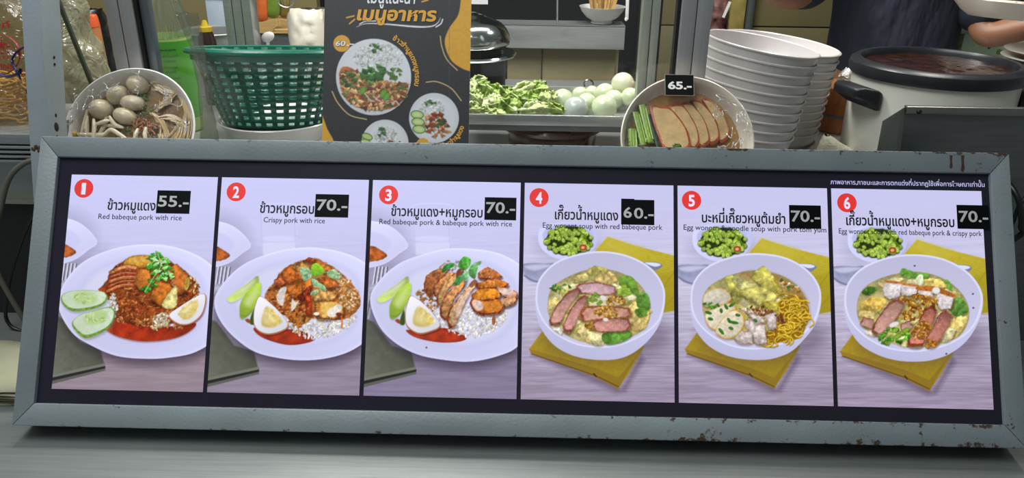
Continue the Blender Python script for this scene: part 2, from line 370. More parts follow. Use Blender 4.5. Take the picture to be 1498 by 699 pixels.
def egg(c, pts, yolk, rim=True):
    c.poly([(x+4, y+7) for x, y in pts], (90, 25, 10), a=.55, soft=10, pad=16)
    c.poly(pts, (168, 112, 76), soft=4)
    m = np.mean(pts, 0); c.poly([(m[0]+(x-m[0])*.965, m[1]+(y-m[1])*.95-3) for x, y in pts], (231, 230, 240), soft=4, light=(60, -.07))
    c.poly(yolk, (214, 190, 112), soft=12, light=(-30, .10))
    m = np.mean(yolk, 0); c.poly([(m[0]-10+(x-m[0])*.62, m[1]-4+(y-m[1])*.7) for x, y in yolk], (226, 212, 150), a=.8, soft=24)
def cuke_pair(c, dx, dy):
    a = [(115, 318), (160, 282), (215, 245), (265, 205), (275, 222), (268, 252), (220, 290), (170, 325), (130, 338)]
    c.poly([(x+dx, y+dy+6) for x, y in a], (120, 125, 120), a=.35, soft=16, pad=16)
    c.poly([(x+dx, y+dy) for x, y in a], (186, 206, 110), soft=6, light=(-90, -.22), tex=.05)
    c.poly([(138+dx, 300+dy), (200+dx, 258+dy), (250+dx, 222+dy), (245+dx, 245+dy), (195+dx, 285+dy)], (222, 230, 190), a=.75, soft=22)
    b = [(176, 390), (180, 345), (205, 300), (240, 262), (278, 238), (286, 268), (275, 320), (245, 375), (205, 418), (182, 420)]
    c.poly([(x+dx+3, y+dy+6) for x, y in b], (90, 95, 80), a=.4, soft=14, pad=16)
    c.poly([(x+dx, y+dy) for x, y in b], (158, 192, 62), soft=6, light=(-60, .18), tex=.05)
    c.poly([(200+dx, 340+dy), (238+dx, 285+dy), (268+dx, 262+dy), (262+dx, 310+dy), (228+dx, 362+dy)], (214, 224, 158), a=.7, soft=26)
    c.line([(186+dx, 408+dy), (215+dx, 408+dy), (250+dx, 372+dy)], 6, (104, 140, 20), a=.7, soft=6)
    c.poly([(228+dx, 445+dy), (236+dx, 405+dy), (252+dx, 378+dy), (256+dx, 440+dy), (246+dx, 455+dy)], (60, 82, 30), soft=6)
    c.poly([(205+dx, 428+dy), (224+dx, 424+dy), (232+dx, 446+dy), (215+dx, 442+dy)], (150, 70, 30), soft=6)
SAUCE = (158, 48, 20)
def pic1(c):
    c.frame(75, 340, 3.4958); side_bg(c, (150, 134, 146))
    big_plate(c, [(38, 385), (60, 270), (150, 160), (290, 92), (450, 62), (620, 72), (770, 130), (860, 220), (880, 360), (840, 530), (740, 610), (600, 640), (470, 645), (330, 630), (200, 575), (105, 510)], (455, 345))
    c.poly([(280, 470), (340, 440), (470, 470), (600, 490), (735, 470), (700, 515), (610, 550), (470, 562), (350, 540), (285, 505)], (74, 20, 8), a=.5, soft=12)
    c.poly([(278, 470), (340, 430), (470, 460), (600, 480), (738, 462), (700, 510), (610, 545), (470, 556), (350, 534), (285, 500)], SAUCE, soft=5, tex=.3, ts=40, light=(-60, -.2))
    heap = [(250, 290), (290, 240), (310, 190), (380, 140), (480, 118), (580, 135), (660, 180), (745, 255), (745, 330), (720, 400), (600, 470), (470, 480), (340, 440), (320, 380), (285, 330)]
    c.poly(heap, (150, 72, 28), soft=8, wob=5, tex=.4, ts=26, edge=(20, .35))
    c.grains([(270, 290), (330, 260), (430, 280), (560, 380), (720, 330), (720, 400), (640, 480), (470, 480), (340, 440), (310, 380)], 260, [(190, 104, 44), (160, 76, 28), (210, 134, 68), (136, 58, 22), (204, 116, 54)], seed=2)
    c.grains([(290, 240), (330, 190), (420, 150), (420, 200), (330, 270)], 60, [(206, 130, 60), (180, 96, 40), (222, 160, 90)], seed=5)
    c.grains([(640, 180), (700, 210), (755, 260), (740, 340), (680, 330)], 70, [(200, 130, 60), (160, 70, 26), (226, 196, 140)], l=9, seed=8)
    c.grains([(300, 330), (330, 310), (340, 380), (320, 405), (290, 360)], 40, [(226, 224, 220), (206, 200, 190)], l=8, seed=3, dark=.15)
    c.poly([(240, 290), (270, 275), (300, 270), (290, 305), (255, 303)], (150, 66, 28), soft=5, tex=.3)
    # crispy top slab
    c.poly([(372, 160), (400, 124), (470, 114), (560, 124), (600, 140), (520, 170), (440, 180)], (206, 150, 58), soft=5, tex=.3, ts=24, edge=(10, .25), hi=.2, seed=4)
    c.poly([(405, 132), (470, 122), (520, 132), (470, 150), (415, 150)], (226, 176, 80), a=.8, soft=10)
    # shredded strips on the left
    for i, (a, b, cc) in enumerate([((305, 205), (440, 185), (178, 92, 42)), ((300, 228), (440, 212), (150, 62, 30)), ((300, 250), (440, 230), (186, 100, 52)), ((295, 275), (430, 250), (140, 58, 26)), ((290, 298), (415, 268), (176, 92, 44)), ((330, 190), (430, 180), (204, 130, 80))]):
        c.line([a, ((a[0]+b[0])/2, (a[1]+b[1])/2-8), b], 22, (70, 22, 10), a=.6, soft=8)
        c.line([a, ((a[0]+b[0])/2, (a[1]+b[1])/2-10), b], 16, cc, soft=5, tex=.35, ts=16, seed=i, hi=.25)
        c.line([(a[0]+8, a[1]-4), ((a[0]+b[0])/2, (a[1]+b[1])/2-14), (b[0]-6, b[1]-4)], 4, (222, 168, 130), a=.7, soft=5)
    # roast slabs
    for P, cc, sd in [([(430, 225), (450, 185), (500, 190), (512, 235), (490, 290), (455, 300), (425, 262)], (214, 128, 50), 1), ([(600, 180), (640, 160), (700, 215), (700, 300), (650, 320), (610, 270)], (200, 114, 46), 2), ([(535, 245), (600, 262), (620, 285), (560, 375), (500, 340)], (216, 124, 44), 3)]:
        c.poly([(x+4, y+10) for x, y in P], (50, 16, 4), a=.55, soft=14, pad=18)
        c.poly(P, cc, soft=4, tex=.35, ts=24, edge=(9, .35), seed=sd, light=(-60, .2), hi=.15, smooth=False, wob=4)
    c.poly([(565, 372), (580, 340), (615, 290), (640, 275), (642, 370), (600, 392)], (222, 208, 138), soft=5, tex=.25, ts=14, edge=(7, .2))
    c.ell(694, 262, 14, 34, 10, (206, 180, 90), soft=5, edge=(5, .3)); c.ell(694, 262, 7, 22, 10, (170, 130, 50), soft=5)
    c.ell(455, 390, 42, 26, 10, (150, 68, 28), soft=5, tex=.4, ts=12, edge=(8, .3), hi=.3)
    for p in ((355, 448), (440, 462), (500, 450), (610, 470), (650, 480)):
        c.grains([(p[0]-22, p[1]-14), (p[0]+22, p[1]-14), (p[0]+22, p[1]+14), (p[0]-22, p[1]+14)], 10, [(220, 160, 100), (188, 110, 60)], l=9, seed=int(p[0]))
    c.grains([(510, 470), (530, 430), (575, 410), (605, 430), (600, 465), (560, 490), (520, 500)], 70, [(236, 230, 222), (222, 208, 180), (214, 190, 140)], l=10, seed=9, dark=.2)
    c.leafy([(500, 140), (520, 95), (560, 110), (615, 160), (620, 225), (570, 250), (530, 240), (500, 190)], 60, [(92, 168, 70), (66, 140, 46), (140, 200, 110), (48, 110, 30), (176, 216, 160)], r=17, seed=3)
    c.leafy([(455, 300), (500, 250), (530, 230), (540, 260), (490, 320), (462, 325)], 22, [(60, 130, 40), (90, 160, 60), (40, 96, 28)], r=15, seed=4)
    c.line([(545, 110), (560, 170), (520, 235), (480, 300)], 5, (140, 200, 110), soft=4)
    # cucumber slices
    for P, cen, ang in [([(50, 330), (90, 302), (180, 295), (270, 305), (285, 340), (255, 375), (190, 395), (110, 402), (62, 372)], (172, 335), 4), ([(105, 465), (150, 420), (220, 400), (300, 380), (326, 415), (300, 480), (240, 520), (180, 540), (140, 520)], (228, 435), -18)]:
        c.poly([(x+6, y+10) for x, y in P], (110, 120, 100), a=.5, soft=16, pad=18)
        c.poly(P, (112, 150, 60), soft=5, tex=.3, ts=10)
        m = np.mean(P, 0); Q = [(m[0]+(x-m[0])*.95, m[1]+(y-m[1])*.86-6) for x, y in P]
        c.poly(Q, (200, 216, 190), soft=5, tex=.05, light=(0, .03))
        c.ell(cen[0], cen[1], 62, 34, ang, (176, 204, 132), a=.8, soft=20)
        rs = np.random.RandomState(int(cen[0]))
        for i in range(26):
            t = rs.rand()*6.28; r = .3+.6*rs.rand(); c.ell(cen[0]+60*r*math.cos(t), cen[1]+32*r*math.sin(t), 9, 3.5, math.degrees(t)*.6+ang, (206, 222, 160) if i % 2 else (150, 184, 100), a=.8, soft=4)
    egg(c, [(600, 425), (650, 385), (720, 340), (780, 312), (790, 350), (770, 420), (720, 465), (670, 475), (630, 460)], [(650, 410), (700, 365), (745, 345), (748, 390), (720, 432), (675, 446)])
    c.line([(690, 300), (740, 318)], 6, (170, 60, 30), soft=5)
    finish(c, [(290, 120), (740, 120), (740, 480), (290, 480)], 1)
def pic2(c):
    c.frame(300, 345, 3.4958); side_bg(c, (146, 134, 154))
    glass_print(c, -150, 98, 285, 470)
    big_plate(c, [(48, 330), (90, 245), (190, 150), (330, 90), (490, 60), (640, 70), (770, 110), (870, 190), (890, 350), (850, 500), (760, 580), (640, 622), (510, 636), (380, 625), (250, 590), (140, 510), (70, 420)], (460, 340))
    c.poly([(250, 470), (330, 480), (470, 480), (560, 520), (530, 545), (430, 558), (330, 535), (270, 505)], (160, 52, 26), soft=5, tex=.25, ts=40, edge=(8, .2))
    c.grains([(400, 430), (500, 400), (640, 420), (760, 400), (770, 440), (690, 490), (570, 525), (470, 500)], 300, [(232, 230, 226), (214, 208, 200), (222, 206, 176), (240, 240, 240)], l=9, w=4, seed=3, dark=.14)
    heap = [(305, 305), (350, 245), (390, 180), (470, 135), (560, 115), (640, 150), (700, 195), (770, 270), (795, 340), (760, 400), (690, 430), (560, 420), (480, 460), (420, 420), (340, 350)]
    c.poly(heap, (186, 110, 50), soft=8, wob=6, tex=.4, ts=28, edge=(14, .2))
    c.grains([(310, 305), (360, 250), (480, 330), (510, 420), (470, 470), (410, 410), (340, 345)], 150, [(170, 92, 38), (196, 124, 62), (146, 66, 24), (214, 150, 84)], seed=4)
    c.grains([(640, 190), (700, 195), (780, 280), (790, 345), (740, 390), (660, 300)], 210, [(222, 186, 130), (206, 160, 96), (232, 206, 166), (190, 120, 60)], l=8, w=4.5, seed=5, dark=.25)
    c.grains([(500, 390), (560, 400), (540, 420), (470, 480), (450, 440)], 36, [(206, 150, 70), (190, 120, 50)], seed=15, l=8)
    slabs = [([(385, 190), (440, 145), (520, 160), (540, 200), (500, 230), (420, 245), (370, 240)], (206, 110, 42)), ([(440, 150), (520, 132), (560, 150), (540, 178), (470, 180)], (214, 156, 76)), ([(500, 130), (530, 110), (560, 116), (560, 134)], (160, 70, 34)), ([(430, 290), (470, 245), (540, 220), (545, 260), (500, 300), (450, 320)], (210, 116, 40)), ([(470, 310), (540, 250), (540, 300), (500, 345)], (130, 50, 30)), ([(580, 145), (640, 150), (650, 185), (600, 190)], (210, 130, 56)), ([(545, 300), (620, 270), (680, 300), (650, 330), (560, 335)], (222, 166, 92)), ([(512, 300), (540, 300), (545, 400), (515, 400)], (186, 70, 30)), ([(560, 340), (640, 330), (700, 345), (715, 400), (660, 425), (570, 425)], (212, 140, 60)), ([(350, 230), (390, 200), (410, 240), (370, 270)], (190, 100, 50)), ([(575, 210), (660, 220), (690, 260), (620, 270)], (200, 110, 46))]
    for i, (P, cc) in enumerate(slabs):
        c.poly([(x+3, y+8) for x, y in P], (60, 20, 5), a=.5, soft=12, pad=16); c.poly(P, cc, soft=4, tex=.55, ts=18, edge=(9, .35), seed=i, light=(-70, .22), hi=.3, smooth=False, wob=7)
    c.poly([(365, 320), (385, 270), (415, 262), (410, 300), (395, 358)], (216, 206, 200), soft=6, tex=.15, ts=10); c.poly([(440, 380), (445, 320), (462, 340), (480, 330), (455, 375)], (222, 210, 200), soft=6)
    c.poly([(620, 400), (640, 355), (690, 350), (700, 375), (660, 415)], (232, 222, 212), soft=6, tex=.12, ts=10); c.poly([(595, 345), (640, 340), (680, 345), (630, 380), (620, 415), (598, 410)], (222, 180, 96), soft=6)
    c.ell(570, 398, 14, 8, 0, (244, 240, 232), soft=4); c.ell(690, 405, 22, 12, 20, (120, 56, 30), soft=6, tex=.3)
    c.line([(470, 420), (480, 500)], 9, (200, 110, 30), a=.8, soft=6); c.line([(700, 420), (700, 470)], 9, (200, 110, 40), a=.8, soft=5)
    for (a, b, m) in [((560, 220), (690, 200), (620, 185)), ((545, 215), (600, 270), (570, 255)), ((560, 215), (505, 180), (530, 185)), ((600, 265), (540, 300), (580, 280))]:
        c.line([a, m, b], 5, (120, 160, 110), soft=4)
    c.poly([(540, 190), (548, 150), (575, 140), (610, 175), (600, 192), (560, 205)], (140, 196, 50), soft=4, light=(-60, .2), tex=.15)
    for P in ([(625, 185), (660, 170), (690, 205), (665, 222), (630, 205)], [(485, 170), (520, 162), (545, 190), (540, 215), (505, 230)], [(580, 240), (610, 255), (620, 280), (590, 275)], [(545, 220), (575, 230), (585, 262), (555, 258)], [(540, 290), (570, 275), (580, 290), (550, 305)]):
        c.poly(P, (150, 186, 140), soft=4, tex=.35, ts=10, light=(-60, .2), hi=.35)
    cuke_pair(c, 0, 0)
    egg(c, [(255, 470), (248, 400), (262, 335), (282, 308), (330, 340), (390, 400), (426, 462), (380, 495), (310, 505)], [(290, 455), (300, 385), (322, 362), (365, 395), (392, 440), (345, 468)])
    finish(c, [(320, 120), (790, 120), (790, 500), (320, 500)], 2)
def pic3(c):
    c.frame(530, 345, 3.4958); side_bg(c, (134, 124, 152))
    glass_print(c, -150, 98, 262, 455)
    big_plate(c, [(40, 320), (90, 225), (190, 140), (310, 95), (440, 65), (580, 68), (700, 90), (810, 150), (880, 240), (890, 420), (800, 560), (700, 612), (560, 642), (420, 634), (280, 605), (160, 540), (80, 450)], (455, 345))
    c.poly([(228, 480), (320, 490), (420, 470), (530, 515), (500, 540), (400, 545), (300, 528), (245, 505)], (168, 56, 30), soft=5, tex=.22, ts=40, edge=(8, .15))
    c.grains([(270, 300), (330, 270), (380, 350), (380, 380), (320, 370)], 70, [(190, 140, 90), (222, 200, 170), (160, 104, 60)], l=9, seed=3, dark=.2)
    c.grains([(340, 370), (400, 380), (520, 340), (620, 380), (735, 380), (720, 440), (640, 500), (530, 518), (440, 480), (390, 430)], 420, [(236, 234, 236), (222, 218, 216), (226, 214, 190), (244, 244, 246)], l=9, w=4, seed=6, dark=.13)
    c.grains([(380, 180), (420, 130), (500, 130), (460, 180)], 40, [(214, 196, 190), (190, 160, 150)], l=8, seed=7, dark=.15)
    fan = [([(315, 245), (325, 205), (380, 170), (440, 165), (420, 200), (370, 250), (360, 300), (335, 310), (318, 280)], (158, 96, 56)), ([(360, 280), (385, 230), (450, 185), (470, 195), (430, 240), (392, 310), (372, 310)], (188, 128, 78)), ([(375, 330), (395, 270), (460, 200), (510, 180), (500, 215), (440, 270), (410, 330), (385, 360)], (206, 158, 104)), ([(395, 370), (420, 310), (490, 230), (530, 215), (520, 260), (470, 320), (440, 400), (420, 430), (398, 410)], (196, 140, 88)), ([(430, 430), (450, 370), (520, 280), (575, 225), (582, 250), (545, 300), (500, 390), (470, 460), (445, 475)], (216, 172, 130))]
    for i, (P, cc) in enumerate(fan):
        c.poly([(x+7, y+5) for x, y in P], (50, 22, 8), a=.6, soft=14, pad=18)
        c.poly(P, (128, 62, 24), soft=4, tex=.6, ts=12, seed=i, smooth=False, wob=5)
        m = np.mean(P, 0); c.poly([(m[0]+(x-m[0])*.86+3, m[1]+(y-m[1])*.9-3) for x, y in P], cc, soft=7, tex=.4, ts=14, seed=i+3, hi=.28, light=(-50, .2), wob=6)
    c.poly([(480, 400), (500, 330), (545, 275), (552, 295), (520, 350), (495, 410)], (222, 190, 176), a=.8, soft=8)
    right = [([(590, 190), (640, 160), (690, 185), (715, 210), (660, 225), (600, 220)], (186, 110, 56)), ([(580, 245), (640, 225), (700, 222), (748, 245), (730, 265), (650, 270), (590, 272)], (190, 112, 44)), ([(690, 270), (740, 265), (795, 290), (790, 320), (730, 320)], (214, 160, 130)), ([(560, 300), (600, 272), (680, 270), (712, 300), (690, 325), (600, 335), (560, 320)], (212, 134, 40)), ([(550, 345), (560, 322), (640, 335), (700, 325), (728, 360), (700, 395), (620, 405), (575, 390)], (196, 106, 36)), ([(700, 330), (780, 310), (782, 345), (730, 365)], (206, 150, 110))]
    for i, (P, cc) in enumerate(right):
        c.poly([(x+4, y+10) for x, y in P], (50, 18, 6), a=.6, soft=12, pad=18)
        c.poly(P, (122, 48, 18), soft=4, tex=.5, ts=12, seed=i, smooth=False, wob=6)
        m = np.mean(P, 0); c.poly([(m[0]+(x-m[0])*.9, m[1]+(y-m[1])*.84-3) for x, y in P], cc, soft=6, tex=.45, ts=15, seed=i+8, hi=.45, light=(-70, .25), wob=7)
    c.poly([(560, 345), (580, 325), (620, 345), (615, 375), (585, 380)], (226, 204, 200), a=.9, soft=10); c.poly([(620, 345), (690, 335), (718, 360), (680, 385), (630, 385)], (206, 130, 50), a=.9, soft=10, hi=.3)
    c.poly([(700, 275), (750, 272), (775, 290), (730, 300)], (228, 206, 206), a=.8, soft=10)
    c.ell(672, 432, 9, 24, 5, (190, 106, 56), soft=5, edge=(5, .3))
    c.poly([(480, 190), (500, 165), (520, 180), (510, 230), (485, 250)], (130, 80, 60), soft=6, tex=.3); c.poly([(545, 250), (575, 222), (585, 240), (560, 265)], (150, 96, 70), soft=6)
    for (a, b, m) in [((465, 155), (540, 190), (510, 165)), ((540, 190), (600, 130), (560, 150)), ((540, 190), (505, 240), (525, 215))]: c.line([a, m, b], 5, (150, 190, 130), soft=4)
    for P, cc in (([(490, 155), (505, 118), (530, 104), (556, 125), (545, 160), (520, 175)], (84, 160, 60)), ([(405, 180), (425, 148), (465, 138), (470, 155), (440, 170), (415, 188)], (60, 130, 60)), ([(545, 180), (560, 150), (590, 150), (585, 190), (575, 220), (550, 205)], (100, 160, 90)), ([(470, 240), (485, 212), (510, 200), (505, 232), (480, 255)], (70, 150, 80)), ([(505, 220), (520, 185), (545, 200), (535, 230)], (130, 190, 130)), ([(580, 140), (610, 128), (600, 150)], (110, 160, 110))):
        c.poly(P, cc, soft=4, tex=.3, ts=12, light=(-60, .2), hi=.25)
    cuke_pair(c, -37, 2)
    egg(c, [(228, 462), (220, 395), (235, 330), (252, 306), (300, 335), (360, 395), (400, 462), (350, 492), (285, 502)], [(262, 450), (268, 390), (292, 360), (338, 395), (370, 440), (318, 466)])
    for i in range(2): c.ell(328, 570+i, 4, 4, 0, (90, 80, 100), soft=4)
    finish(c, [(310, 120), (790, 120), (790, 500), (310, 500)], 3)
def soup_bg(c, dx, dy):
    y = c.y-dy; t = np.clip((y+250)/600, 0, 1)[..., None]
    c.I = np.array((200, 201, 243))*(1-t)+np.array((204, 199, 226))*t
    t2 = np.clip((y-330)/520, 0, 1)[..., None]; c.I = c.I*(1-t2)+np.array((158, 145, 168))*t2
    st = fbm(c.x*.05, c.y, 7, 4, 3)*np.clip((y+50)/550, .06, 1); c.I *= (1+.15*st)[..., None]
    f = lambda P: [(x+dx, y+dy) for x, y in P]
    # little bowl of chillies
    c.ell(250+dx, 140+dy, 170, 80, 0, (120, 110, 150), a=.25, soft=80)
    c.poly(f([(95, 95), (120, 40), (250, 15), (380, 40), (402, 95), (375, 160), (300, 205), (240, 212), (170, 195), (115, 155)]), (206, 207, 250), soft=5, light=(0, -.05))
    c.poly(f([(118, 90), (150, 45), (250, 26), (350, 45), (378, 92), (345, 150), (250, 182), (160, 155)]), (188, 190, 236), soft=8)
    hp = f([(136, 104), (162, 62), (225, 38), (300, 42), (348, 72), (370, 112), (345, 160), (270, 184), (200, 180), (145, 145)])
    c.poly(hp, (44, 56, 12), soft=6, wob=4, tex=.35, ts=14)
    rs = np.random.RandomState(5)
    for q in c.inside(hp, 105, rs):
        rx = 9.5+8*rs.rand(); ry = rx*(.65+.3*rs.rand()); a = rs.rand()*180; g = .8+.35*rs.rand()
        c.ell(q[0]+1, q[1]+4, rx+1, ry+1, a, (30, 40, 5), a=.5, soft=6)
        c.ell(q[0], q[1], rx, ry, a, np.array((128, 164, 38))*g, soft=3, light=(-70, .2))
        c.ell(q[0], q[1]-1, rx*.66, ry*.62, a, np.array((196, 208, 118))*g, soft=4); c.ell(q[0]+1, q[1], rx*.25, ry*.25, a, (130, 150, 50), soft=4)
    for P in ([(130, 105), (152, 98)], [(300, 60), (340, 90)], [(330, 90), (360, 130)], [(200, 60), (215, 95)]):
        c.line(f(P), 8, (86, 124, 20), soft=4)
    c.ell(326+dx, 146+dy, 19, 16, 0, (190, 84, 40), soft=4, edge=(5, .3)); c.ell(324+dx, 147+dy, 9, 7, 0, (232, 170, 130), soft=4)
    # napkin behind, spoon
    c.poly(f([(385, 165), (450, 92), (600, 140), (800, 190), (830, 460), (730, 480), (640, 300), (440, 190)]), (180, 164, 44), smooth=False, soft=6, tex=.06, ts=20, light=(90, -.16))
    c.poly(f([(450, 95), (640, 150), (560, 190), (420, 150)]), (196, 184, 66), a=.6, soft=30, smooth=False)
    for i in range(7): c.line(f([(430+i*14, 120+i*9), (790, 212+i*14)]), 3, (206, 192, 80), a=.35, soft=4)
    c.line(f([(800, 260), (735, 350), (760, 340)]), 4, (120, 104, 20), a=.6, soft=5, smooth=False)
    c.line(f([(735, 460), (800, 385)]), 5, (120, 104, 20), a=.6, soft=6)
    c.poly(f([(700, 300), (790, 260), (830, 280), (820, 470), (740, 480)]), (170, 152, 30), a=.5, soft=12, smooth=False)
    c.poly(f([(632, 222), (700, 222), (730, 236), (722, 250), (690, 262), (640, 240)]), (120, 126, 160), soft=5)
    c.poly(f([(640, 224), (700, 225), (722, 236), (690, 244)]), (222, 226, 244), soft=5)
    c.poly(f([(10, 240), (60, 226), (130, 228), (180, 232), (130, 300), (95, 326), (40, 310)]), (150, 152, 186), soft=7, light=(100, .2), tex=.12, ts=40)
    c.poly(f([(30, 240), (110, 232), (170, 238), (90, 262), (45, 258)]), (206, 208, 236), a=.8, soft=14)
    c.line(f([(25, 290), (60, 312), (100, 325)]), 8, (104, 104, 132), a=.8, soft=8)
def napkin_low(c, dx, dy):
    f = lambda P: [(x+dx, y+dy) for x, y in P]
    c.poly(f([(60, 700), (130, 590), (520, 870), (620, 690), (640, 720), (540, 885), (500, 890)]), (60, 45, 70), a=.4, soft=30, smooth=False)
    c.poly(f([(48, 668), (130, 556), (640, 650), (560, 790), (505, 866), (380, 800)]), (164, 138, 34), smooth=False, soft=5, tex=.06, light=(90, -.12))
    c.poly(f([(48, 664), (60, 690), (380, 806), (505, 870), (600, 700), (505, 812), (380, 760)]), (146, 118, 36), smooth=False, soft=5, light=(90, -.12))
    c.line(f([(62, 690), (384, 800), (505, 858)]), 4, (86, 62, 20), smooth=False, soft=5); c.line(f([(380, 792), (392, 806)]), 8, (70, 52, 25), soft=4)
def soup_bowl(c, pts, inner, broth, cen):
    c.ell(cen[0]+40, cen[1]+190, 330, 130, 0, (60, 45, 60), a=.38, soft=110)
    c.poly(pts, (202, 202, 238), soft=4, light=(-75, .09), pad=12)
    m = (c.y > cen[1]+60)
    c.poly(inner, (222, 222, 250), soft=4); 
    q = [(cen[0]+(x-cen[0])*.972, cen[1]+(y-cen[1])*.966) for x, y in inner]
    c.poly(q, (196, 195, 226), soft=5, light=(80, .05))
    c.poly(broth, (186, 174, 116), soft=6, tex=.2, ts=50, light=(90, .12), edge=(14, .12))
    rs = np.random.RandomState(int(cen[1])); B = [(cen[0]+(x-cen[0])*.86, cen[1]+(y-cen[1])*.86+6) for x, y in broth]
    for q in c.inside(B, 46, rs):
        a0 = rs.rand()*6.28; r = 22+26*rs.rand(); P = [(q[0]+r*(.6+.6*rs.rand())*math.cos(a0+i*1.05), q[1]+.6*r*(.6+.6*rs.rand())*math.sin(a0+i*1.05)) for i in range(6)]
        c.poly([(x+2, y+6) for x, y in P], (96, 84, 34), a=.4, soft=10, pad=14)
        c.poly(P, np.array(((220, 204, 144), (230, 220, 176), (206, 190, 120), (196, 184, 106))[rs.randint(4)])*(.85+.2*rs.rand()), a=.85, soft=5, tex=.24, ts=18, seed=rs.randint(50), light=(-70, .2), hi=.12, wob=6)
    for q in c.inside(B, 26, rs): c.ell(q[0], q[1], 7+6*rs.rand(), 3+2*rs.rand(), rs.rand()*180, (98, 140, 50), soft=4)
CILANTRO = [(72, 130, 36), (96, 156, 54), (50, 104, 26)]
def pork(c, P, base=(182, 138, 126), rim=(138, 80, 66), seed=0, hi=.08):
    c.poly([(x+4, y+9) for x, y in P], (70, 50, 20), a=.5, soft=12, pad=18)
    c.poly(P, rim, soft=4, tex=.25, ts=12, seed=seed, smooth=False, wob=4)
    m = np.mean(P, 0); c.poly([(m[0]+(x-m[0])*.9+2, m[1]+(y-m[1])*.84+2) for x, y in P], base, soft=7, tex=.14, ts=16, seed=seed, light=(110, .16), hi=hi, smooth=False, wob=5)
    c.poly([(m[0]+(x-m[0])*.6+4, m[1]+(y-m[1])*.5+4) for x, y in P], np.minimum(np.array(base)*1.12, 250), a=.5, soft=16, tex=.15, ts=14, seed=seed+2)
def pic4(c):
    c.frame(760, 320, 3.4958); soup_bg(c, 0, 0); napkin_low(c, 0, 0)
    soup_bowl(c, [(82, 410), (100, 310), (180, 225), (300, 180), (430, 166), (560, 190), (670, 250), (735, 340), (742, 440), (715, 540), (660, 620), (590, 680), (520, 712), (440, 722), (340, 715), (250, 690), (170, 640), (110, 560), (85, 480)],
              [(82, 410), (100, 310), (180, 225), (300, 180), (430, 166), (560, 190), (670, 250), (735, 340), (742, 430), (715, 520), (640, 590), (520, 645), (400, 660), (280, 640), (170, 580), (105, 500)],
              [(145, 420), (170, 350), (240, 300), (340, 262), (430, 255), (530, 280), (610, 330), (655, 400), (672, 480), (640, 560), (560, 610), (450, 640), (340, 635), (230, 590), (160, 520)], (412, 415))
    for P, cc in (([(280, 300), (340, 280), (350, 310), (300, 330)], (206, 190, 120)), ([(390, 290), (420, 265), (480, 280), (498, 320), (440, 330), (395, 320)], (212, 186, 118)), ([(350, 260), (400, 240), (450, 260), (420, 290), (360, 290)], (172, 160, 90)), ([(560, 450), (620, 420), (660, 480), (640, 560), (570, 560)], (210, 186, 116)), ([(300, 550), (360, 560), (400, 600), (380, 640), (320, 610)], (220, 202, 140)), ([(360, 580), (420, 580), (430, 640), (380, 645)], (226, 214, 160)), ([(160, 545), (215, 560), (215, 590), (180, 570)], (226, 224, 210)), ([(150, 420), (200, 400), (190, 470), (150, 480)], (206, 190, 120)), ([(480, 330), (520, 350), (530, 390), (490, 385)], (214, 210, 160)), ([(530, 390), (590, 380), (600, 410), (540, 412)], (230, 222, 180))):
        c.poly([(x+2, y+6) for x, y in P], (110, 96, 40), a=.5, soft=12, pad=16); c.poly(P, cc, soft=5, tex=.42, ts=18, light=(-70, .2), hi=.25, wob=8)
    for P, cc in (([(510, 300), (570, 292), (600, 340), (606, 395), (560, 370), (520, 340)], (112, 152, 58)), ([(600, 390), (650, 380), (668, 440), (650, 470), (605, 450)], (92, 136, 54)), ([(420, 610), (440, 580), (560, 572), (570, 600), (520, 630), (450, 642)], (98, 146, 58)), ([(590, 465), (640, 455), (650, 490), (610, 500)], (96, 140, 50)), ([(500, 360), (560, 352), (560, 385), (520, 395)], (160, 190, 70))):
        c.poly([(x+2, y+6) for x, y in P], (50, 60, 10), a=.5, soft=10, pad=16); c.poly(P, cc, soft=5, tex=.35, ts=22, wob=4, light=(-60, .2), hi=.1)
    c.leafy([(165, 360), (200, 320), (260, 340), (220, 370)], 14, CILANTRO, r=11, seed=1)
    pork(c, [(285, 345), (310, 330), (400, 322), (490, 345), (492, 375), (470, 390), (380, 385), (310, 375)], (196, 160, 166), (150, 90, 84), 1)
    pork(c, [(300, 350), (306, 375), (250, 450), (205, 540), (160, 545), (150, 520), (190, 440), (250, 370)], seed=2)
    pork(c, [(335, 388), (350, 400), (310, 480), (265, 580), (225, 578), (222, 545), (255, 470), (305, 400)], (188, 136, 128), seed=3)
    pork(c, [(340, 425), (370, 395), (450, 385), (525, 395), (535, 430), (510, 446), (420, 446), (345, 446)], (206, 190, 160), (150, 120, 70), 4)
    pork(c, [(308, 480), (330, 450), (450, 445), (560, 455), (574, 490), (540, 505), (420, 510), (320, 525)], (200, 150, 130), (150, 84, 50), 5)
    pork(c, [(345, 545), (390, 518), (480, 503), (555, 510), (570, 545), (550, 575), (420, 578), (370, 572)], (190, 138, 128), (140, 78, 60), 6)
    c.grains([(440, 405), (520, 395), (535, 435), (490, 445), (450, 440)], 40, [(190, 138, 52), (160, 104, 30), (214, 170, 90)], l=8, w=5, seed=2)
    c.grains([(390, 460), (480, 445), (500, 490), (470, 505), (395, 490)], 60, [(196, 144, 50), (166, 110, 30), (220, 176, 90)], l=9, w=5, seed=3)
    c.grains([(340, 535), (375, 530), (380, 565), (345, 568)], 18, [(190, 140, 50), (160, 104, 30)], l=8, w=5, seed=4)
    for q in ((375, 400), (390, 415), (372, 420), (400, 395), (415, 425), (390, 385), (355, 415), (405, 435)): c.ell(q[0], q[1], 11, 9, 20, (128, 172, 64), soft=4, edge=(4, .25))
    for q in ((430, 405), (425, 400), (440, 515)): c.ell(q[0], q[1], 13, 9, 10, (226, 224, 222), soft=4)
